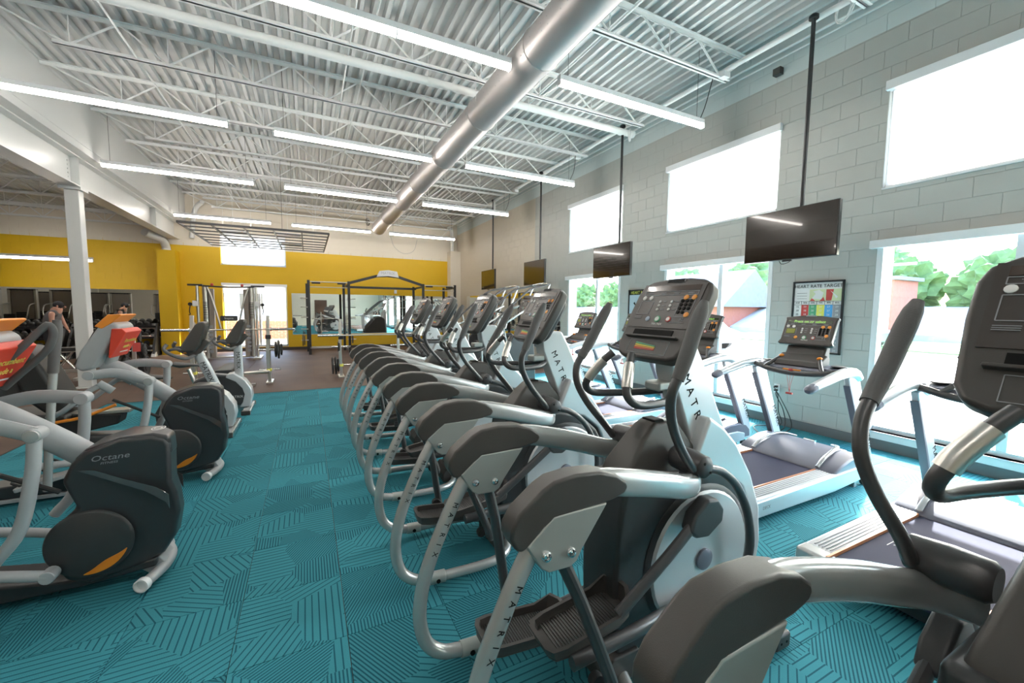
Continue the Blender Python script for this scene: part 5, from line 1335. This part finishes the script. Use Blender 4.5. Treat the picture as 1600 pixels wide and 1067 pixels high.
MB().rng(-1.2, -.5, -.2, .2, .38, .45).build('pad', vinyl, b2_, .02)
MB().rng(-.95, -.85, -.05, .05, .0, .38).build('leg', steel, b2_, .005)
b3_ = thing('flat_bench', 'silver legged bench in front of the left dumbbell rack', 'bench', (-6.6, 13.6, 0))
MB().rng(-.5, .5, -.14, .14, .40, .47).build('pad', vinyl, b3_, .02)
for x in (-.4, .4): MB().prism([(-.2, 0), (-.12, .40), (.12, .40), (.2, 0), (.12, 0), (0, .3), (-.12, 0)], x - .03, x + .03, 'yz').build('leg', silver, b3_, .004)
# plate tree
pt = thing('plate_tree', 'silver plate tree loaded with black plates behind the seated cross trainer', 'plate rack', (-3.2, 10.9, 0))
MB().rng(-.03, .03, -.03, .03, .03, 1.05).build('upright', steel, pt, .006)
MB().rng(-.3, .3, -.04, .04, 0, .04).rng(-.04, .04, -.3, .3, 0, .04).build('base', steel, pt, .006)
for z in (.30, .62, .92): MB().tube([(-.28, 0, z), (.28, 0, z)], .02, 10).build('peg', chrome, pt)
for k, (x, z, r) in enumerate([(-.12, .30, .215), (-.18, .30, .215), (.12, .30, .215), (.18, .30, .215), (-.12, .62, .15), (.12, .62, .16), (.17, .62, .14), (.1, .92, .11)]):
    plate_thing((-3.2 + x, 10.9, z), r, 'black plate on the silver plate tree, ' + ['large lower left inner', 'large lower left outer', 'large lower right inner', 'large lower right outer', 'middle left', 'middle right inner', 'middle right outer', 'small top right'][k])
tag(MB().rng(-3.16, -3.04, 10.70, 10.72, .62, .80).build('warning_label', ink_r), 'small red and white label hanging on the plate tree', 'label')

# hanging mesh of black bars with pendant panels
gr = thing('hanging_rig_grid', 'black steel ladder grid hanging level below the ceiling at the far end', 'ceiling rig', (-1.0, 0, 3.40))
gx0, gx1, gy0, gy1 = -1.52, 1.54, 11.5, 15.3
MB().rng(gx0, gx1, gy0 - .022, gy0 + .022, -.025, .025).build('near_beam', rack_k, gr, .004)
for k in range(7):
    y = gy0 + (gy1 - gy0) * (k + 1) / 7
    MB().rng(gx0, gx1, y - .013, y + .013, -.013, .013).build('cross_bar', rack_k, gr)
for k in range(6):
    x = gx0 + (gx1 - gx0) * k / 5
    MB().rng(x - .013, x + .013, gy0, gy1, -.022, .022).build('long_bar', rack_k, gr)
for k, (x, y) in enumerate([(-.6, 12.6), (.62, 12.3), (-.6, 14.0), (.62, 14.2)]):
    MB().rng(x - .28, x + .28, y - .2, y + .2, .02, .035).build('white_panel', white_tr, gr)
for x in (gx0 + .3, -.5, .5, gx1 - .3):
    for y in (11.6, 15.2): MB().tube([(x, y, .03), (x, y, 1.7)], .004, 5).build('hang_cable', cable_k if (y < 12 and x == .5) else joist_m, gr)

# person stooping by the dumbbells
def person():
    t = thing('person', 'person in a grey t-shirt and dark shorts leaning over the dumbbells at the far left', 'person', (-5.95, 14.7, 0))
    J = {'pel': (0, 0, .90), 'ches': (.06, -.03, 1.18), 'nk': (.17, -.04, 1.38), 'hd': (.24, -.05, 1.50),
         'lsh': (.14, -.20, 1.32), 'lel': (.17, -.28, 1.06), 'lha': (.22, -.18, .84), 'rsh': (.14, .13, 1.32), 'rel': (.20, .20, 1.08), 'rha': (.30, .12, .90),
         'lhip': (0, -.10, .86), 'lkn': (.05, -.12, .48), 'lan': (-.02, -.12, .09), 'lto': (.13, -.12, .04), 'rhip': (0, .10, .86), 'rkn': (.06, .12, .48), 'ran': (0, .12, .09), 'rto': (.15, .12, .04)}
    E = [('pel', 'ches'), ('ches', 'nk'), ('nk', 'hd'), ('nk', 'lsh'), ('lsh', 'lel'), ('lel', 'lha'), ('nk', 'rsh'), ('rsh', 'rel'), ('rel', 'rha'), ('pel', 'lhip'), ('lhip', 'lkn'), ('lkn', 'lan'), ('lan', 'lto'), ('pel', 'rhip'), ('rhip', 'rkn'), ('rkn', 'ran'), ('ran', 'rto')]
    Rr = {'pel': .13, 'ches': .14, 'nk': .06, 'hd': .09, 'lsh': .065, 'rsh': .065, 'lel': .042, 'rel': .042, 'lha': .03, 'rha': .03, 'lhip': .09, 'rhip': .09, 'lkn': .06, 'rkn': .06, 'lan': .04, 'ran': .04, 'lto': .035, 'rto': .035}
    def skin(names, edges, name, m, g=0.0, root='pel'):
        me = bpy.data.meshes.new(name); ix = {n_: i for i, n_ in enumerate(names)}
        me.from_pydata([J[n_] for n_ in names], [(ix[a], ix[b]) for a, b in edges], []); me.materials.append(m)
        o = bpy.data.objects.new(name, me); COL.objects.link(o); o.parent = t
        md = o.modifiers.new('skin', 'SKIN'); md.use_smooth_shade = True
        if not me.skin_vertices: 
            me.skin_vertices.new() if hasattr(me.skin_vertices, 'new') else None
        sv = me.skin_vertices[0].data
        for n_ in names: sv[ix[n_]].radius = (Rr[n_] + g, Rr[n_] + g); sv[ix[n_]].use_root = (n_ == root)
        s2 = o.modifiers.new('sub', 'SUBSURF'); s2.levels = 1; s2.render_levels = 2
        return o
    try:
        skin(list(J), E, 'body', skin_m)
        skin(['pel', 'ches', 'nk', 'lsh', 'rsh'], [('pel', 'ches'), ('ches', 'nk'), ('nk', 'lsh'), ('nk', 'rsh')], 't_shirt', shirt, .022)
        skin(['pel', 'lhip', 'lkn', 'rhip', 'rkn'], [('pel', 'lhip'), ('lhip', 'lkn'), ('pel', 'rhip'), ('rhip', 'rkn')], 'shorts', pants, .02)
    except Exception as ex:
        print('skin failed', ex)
    for s in (-1, 1):
        for k in range(5):
            hx, hy, hz = J['lha'] if s < 0 else J['rha']
            MB().tube([(hx, hy - .03 + .014 * k, hz), (hx + .03, hy - .034 + .016 * k, hz - .04), (hx + .025, hy - .034 + .016 * k, hz - (.05 if k == 4 else .08))], [.009, .008, .006], 6, 2).build('finger', skin_m, t)
    MB().ball((.221, -.05, 1.545), (.105, .09, .10)).build('hair', pants, t)
    m_ = MB(); m_.ball((.335, -.085, 1.52), .01, 8, 6).ball((.335, -.015, 1.52), .01, 8, 6); m_.build('eyes', ink_k, t)
    MB().ball((.345, -.05, 1.49), (.022, .014, .022), 8, 6).build('nose', skin_m, t)
    MB().ball((.325, -.05, 1.45), (.012, .026, .006), 8, 6).build('mouth', mat('lips', (.45, .16, .13), .5, var=.05), t)
    for s in (-1, 1): MB().ball((.235, -.05 + .092 * s, 1.505), (.02, .012, .03), 8, 6).build('ear', skin_m, t)
    for s in (-1, 1): MB().ball((.05, .12 * s, .042), (.14, .05, .045), 10, 6).build('shoe', rubber, t)
    return t
person()

# weight machines seen only in the mirrors, standing in the left room
def selector(x, y, label, tall=2.15):
    t = thing('weight_machine', label, 'weight machine', (x, y, 0), PI / 2 * 0, 'weight machines of the left room')
    MB().rng(-.35, .35, -.06, .06, .05, tall).build('tower_panel', green_w, t, .02)
    for s in (-1, 1): MB().rng(s * .40 - .04, s * .40 + .04, -.08, .08, 0, tall + .05).build('tower_post', steel, t, .008)
    mb = MB()
    for k in range(12): mb.rng(-.16, .16, .07, .2, .15 + .09 * k, .225 + .09 * k)
    mb.build('weight_stack', iron, t)
    MB().rng(-.44, .44, -.08, .08, tall, tall + .06).build('top_cap', rack_k, t, .01)
    MB().rng(-.2, .2, .55, .95, .42, .50).build('seat', vinyl, t, .02)
    MB().rng(-.17, .17, .95, 1.03, .5, 1.15).build('backrest', vinyl, t, .02)
    MB().rng(-.05, .05, .1, 1.1, .05, .13).rng(-.04, .04, .7, .8, .1, .42).rng(-.3, .3, 1.05, 1.13, 0, .08).build('base_frame', steel, t, .006)
    for s in (-1, 1): MB().tube([(.38 * s, .1, 1.6), (.42 * s, .6, 1.5), (.40 * s, .75, 1.1), (.3 * s, .6, .95)], .022, 8, 3).build('press_arm', steel, t)
    return t
for k, (x, y) in enumerate([(-12.0, 4.0), (-11.0, 4.2), (-10.0, 4.0), (-9.0, 4.3), (-12.2, 8.0), (-11.0, 8.2), (-9.8, 8.0), (-7.4, 3.4)]):
    selector(x, y, 'silver weight machine with black stack in the mirror, ' + ['leftmost front', 'second front', 'third front', 'fourth front', 'leftmost rear', 'second rear', 'third rear', 'nearest the cross trainers'][k])

tag(MB().rng(3.12, 3.22, YB - .04, YB - .001, 2.12, 2.26).build('alarm_box', white_tr, None, .006), 'small white alarm box on the yellow wall above the mirror', 'alarm')
tag(MB().tube([(3.0, YB - .03, 4.35), (3.15, YB - .03, 3.95), (3.5, YB - .03, 3.72), (3.9, YB - .03, 3.85), (4.05, YB - .03, 4.3)], .006, 5, 6).build('loose_cable', ink_gr), 'thin grey cable drooping in a loop on the cream wall', 'cable')
tag(MB().tube([(4.6, 16.2, 4.5), (4.75, 15.8, 4.35), (5.0, 15.4, 4.62), (5.2, 15.0, 4.8)], .008, 5, 6).build('loose_cable', cable_w), 'white cable slung near the far right ceiling corner', 'cable')

# ================================================================== OUTSIDE
struct(MB().rng(XR + .26, 90, -60, 160, -.30, -.12).build('ground_outside', asphalt))
struct(MB().rng(-30, XR + .26, YB + .3, 60, -.30, -.12).build('ground_behind', conc))
lw = struct(MB().prism([(23, -40), (31, -40), (31, 160), (23, 160)], -.12, -.05, 'xy').build('lawn', grass))
lw['kind'] = 'structure'
struct(MB().prism([(31, -.2), (31, .3), (35, 1.9), (37, 2.0), (37, -.2)], -40, 160, 'xz').build('embankment', stone))
struct(MB().prism([(9, -30), (9.2, -30), (9.2, 60), (9, 60)], -.12, -.02, 'xy').build('kerb', conc))
def blob(name, c, r, m, label, seed, cat='hedge'):
    rnd = random.Random(seed); bm = bmesh.new(); bmesh.ops.create_icosphere(bm, subdivisions=4, radius=1)
    from mathutils import noise
    for v in bm.verts:
        p = v.co.copy(); n_ = noise.fractal(p * 3.0 + Vector((seed * 3.1, 0, 0)), .8, 2.0, 4) * .35 + rnd.uniform(-.06, .06)
        v.co = Vector((p.x * r[0], p.y * r[1], p.z * r[2])) * (1 + n_)
    me = bpy.data.meshes.new(name); bm.to_mesh(me); bm.free(); me.materials.append(m)
    o = bpy.data.objects.new(name, me); COL.objects.link(o); o.location = c
    return o
hy = [4.6, 9.0, 13.4, 17.8, 37, 43, 49, 55]
for k, y in enumerate(hy):
    t = thing('hedge_bush', 'bushy green hedge mass on the embankment, %s counted from the right' % ['first', 'second', 'third', 'fourth', 'fifth', 'sixth', 'seventh', 'eighth'][k], 'hedge', (37, y, 1.8), 0, 'hedge beyond the road')
    f = blob('foliage', (0, 0, 1.4), (1.9, 1.95, 1.9), leaf, '', k + 1); f.parent = t
for k, (x, y, s_) in enumerate([(46, 30, 4.2), (44, 38, 3.8), (47, 20, 4.5), (42, 70, 5.5)]):
    t = thing('tree', 'leafy green tree standing behind the hedge, ' + ['near the middle', 'left of the middle', 'right, behind the roof', 'far left'][k], 'tree', (x, y, 0))
    MB().tube([(0, 0, 0), (.1, 0, s_ * .8)], [.25, .16], 8).build('trunk', bark, t)
    f = blob('crown', (0, 0, s_ * 1.25), (s_ * .6, s_ * .7, s_ * .55), leaf2, '', k + 20); f.parent = t
hs = thing('brick_house', 'red brick house with grey shingle roof across the road', 'house', (33, 26, 0))
MB().rng(-3, 3, -4, 4, -.1, 2.1).build('wall', brick_m, hs)
MB().prism([(-3.8, 1.9), (0, 5.0), (3.8, 1.9)], -4.6, 4.6, 'xz').build('roof', roof_m, hs)
for y in (-2.2, .2, 2.4): MB().rng(-3.06, -3.0, y - .5, y + .5, .6, 1.6).build('window', white_tr, hs)
hs = thing('brick_house', 'low red brick building at the right behind the hedge', 'house', (31, 12.0, 0))
MB().rng(-1.5, 1.5, -.9, .9, -.1, 3.4).build('wall', brick_m, hs)
MB().rng(-1.7, 1.7, -1.1, 1.1, 3.4, 3.6).build('roof_slab', roof_m, hs)
def utility_pole(x, y, h, label):
    t = thing('utility_pole', label, 'pole', (x, y, 0)); MB().tube([(0, 0, -.1), (0, 0, h)], .12, 10).build('pole_shaft', joist_m, t)
    MB().rng(-.05, .05, -1.0, 1.0, h * .55, h * .55 + .12).build('cross_arm', joist_m, t); return t
utility_pole(26, 10.0, 7.0, 'white utility pole with a cross arm in front of the hedge')
utility_pole(30, 33, 7.5, 'white utility pole far off beyond the middle window')
def car(x, y, label, m):
    t = thing('car', label, 'car', (x, y, -.12))
    MB().prism([(-2.1, .3), (-2.15, .75), (-1.5, .95), (-.9, 1.45), (.9, 1.5), (1.6, .95), (2.1, .85), (2.15, .3)], -.85, .85, 'yz').build('car_body', m, t, .08, 3)
    MB().prism([(-1.35, .98), (-.85, 1.38), (.85, 1.42), (1.42, .98)], -.87, .87, 'yz').build('side_glass', carglass, t)
    for yy in (-1.35, 1.35):
        for s in (-1, 1): MB().lathe([(.1, -.1), (.33, -.1), (.33, .1), (.1, .1)], (s * .80, yy, .33), (1, 0, 0), 18).build('wheel', rubber, t)
    return t
car(16, 13.5, 'white car parked outside beyond the middle glass door', carpaint)
car(24, 11.2, 'dark blue car parked outside beyond the nearest glass door', mat('blue_car_paint', (.08, .12, .25), .3, .3, var=.05, coat=.5))
# brick wall and pale building behind the back door
bw = thing('garden_brick_wall', 'low red brick wall outside the glazed back door', 'wall', (-2.2, 21.6, 0))
mb = MB(); z = .0; row = 0
MB().rng(-2.8, 2.8, .02, .25, -.12, .92).build('mortar_core', conc, bw)
rb = random.Random(3)
bmesh_ = MB().box((0, 0, 0), (.221, .04, .07)).mesh('brick', brick_m)
for row in range(10):
    for k in range(22):
        x = -2.8 + .255 * k + (.127 if row % 2 else 0)
        if x > 2.7: continue
        o = bpy.data.objects.new('brick', bmesh_); COL.objects.link(o); o.parent = bw; o.location = (x + .1, .01, .12 + .08 * row)
MB().rng(-2.85, 2.85, -.04, .3, .92, 1.0).build('coping', conc, bw)
pb_ = thing('pale_building', 'pale building with grey windows behind the back door', 'building', (-2.5, 30, 0))
MB().rng(-8, 8, 0, 4, -.1, 5.0).build('wall', conc, pb_)
for x in (-3.2, -.6, 2.0):
    for z in (1.4, 3.4): MB().rng(x - .6, x + .6, -.05, 0, z, z + 1.1).build('window', carglass, pb_)
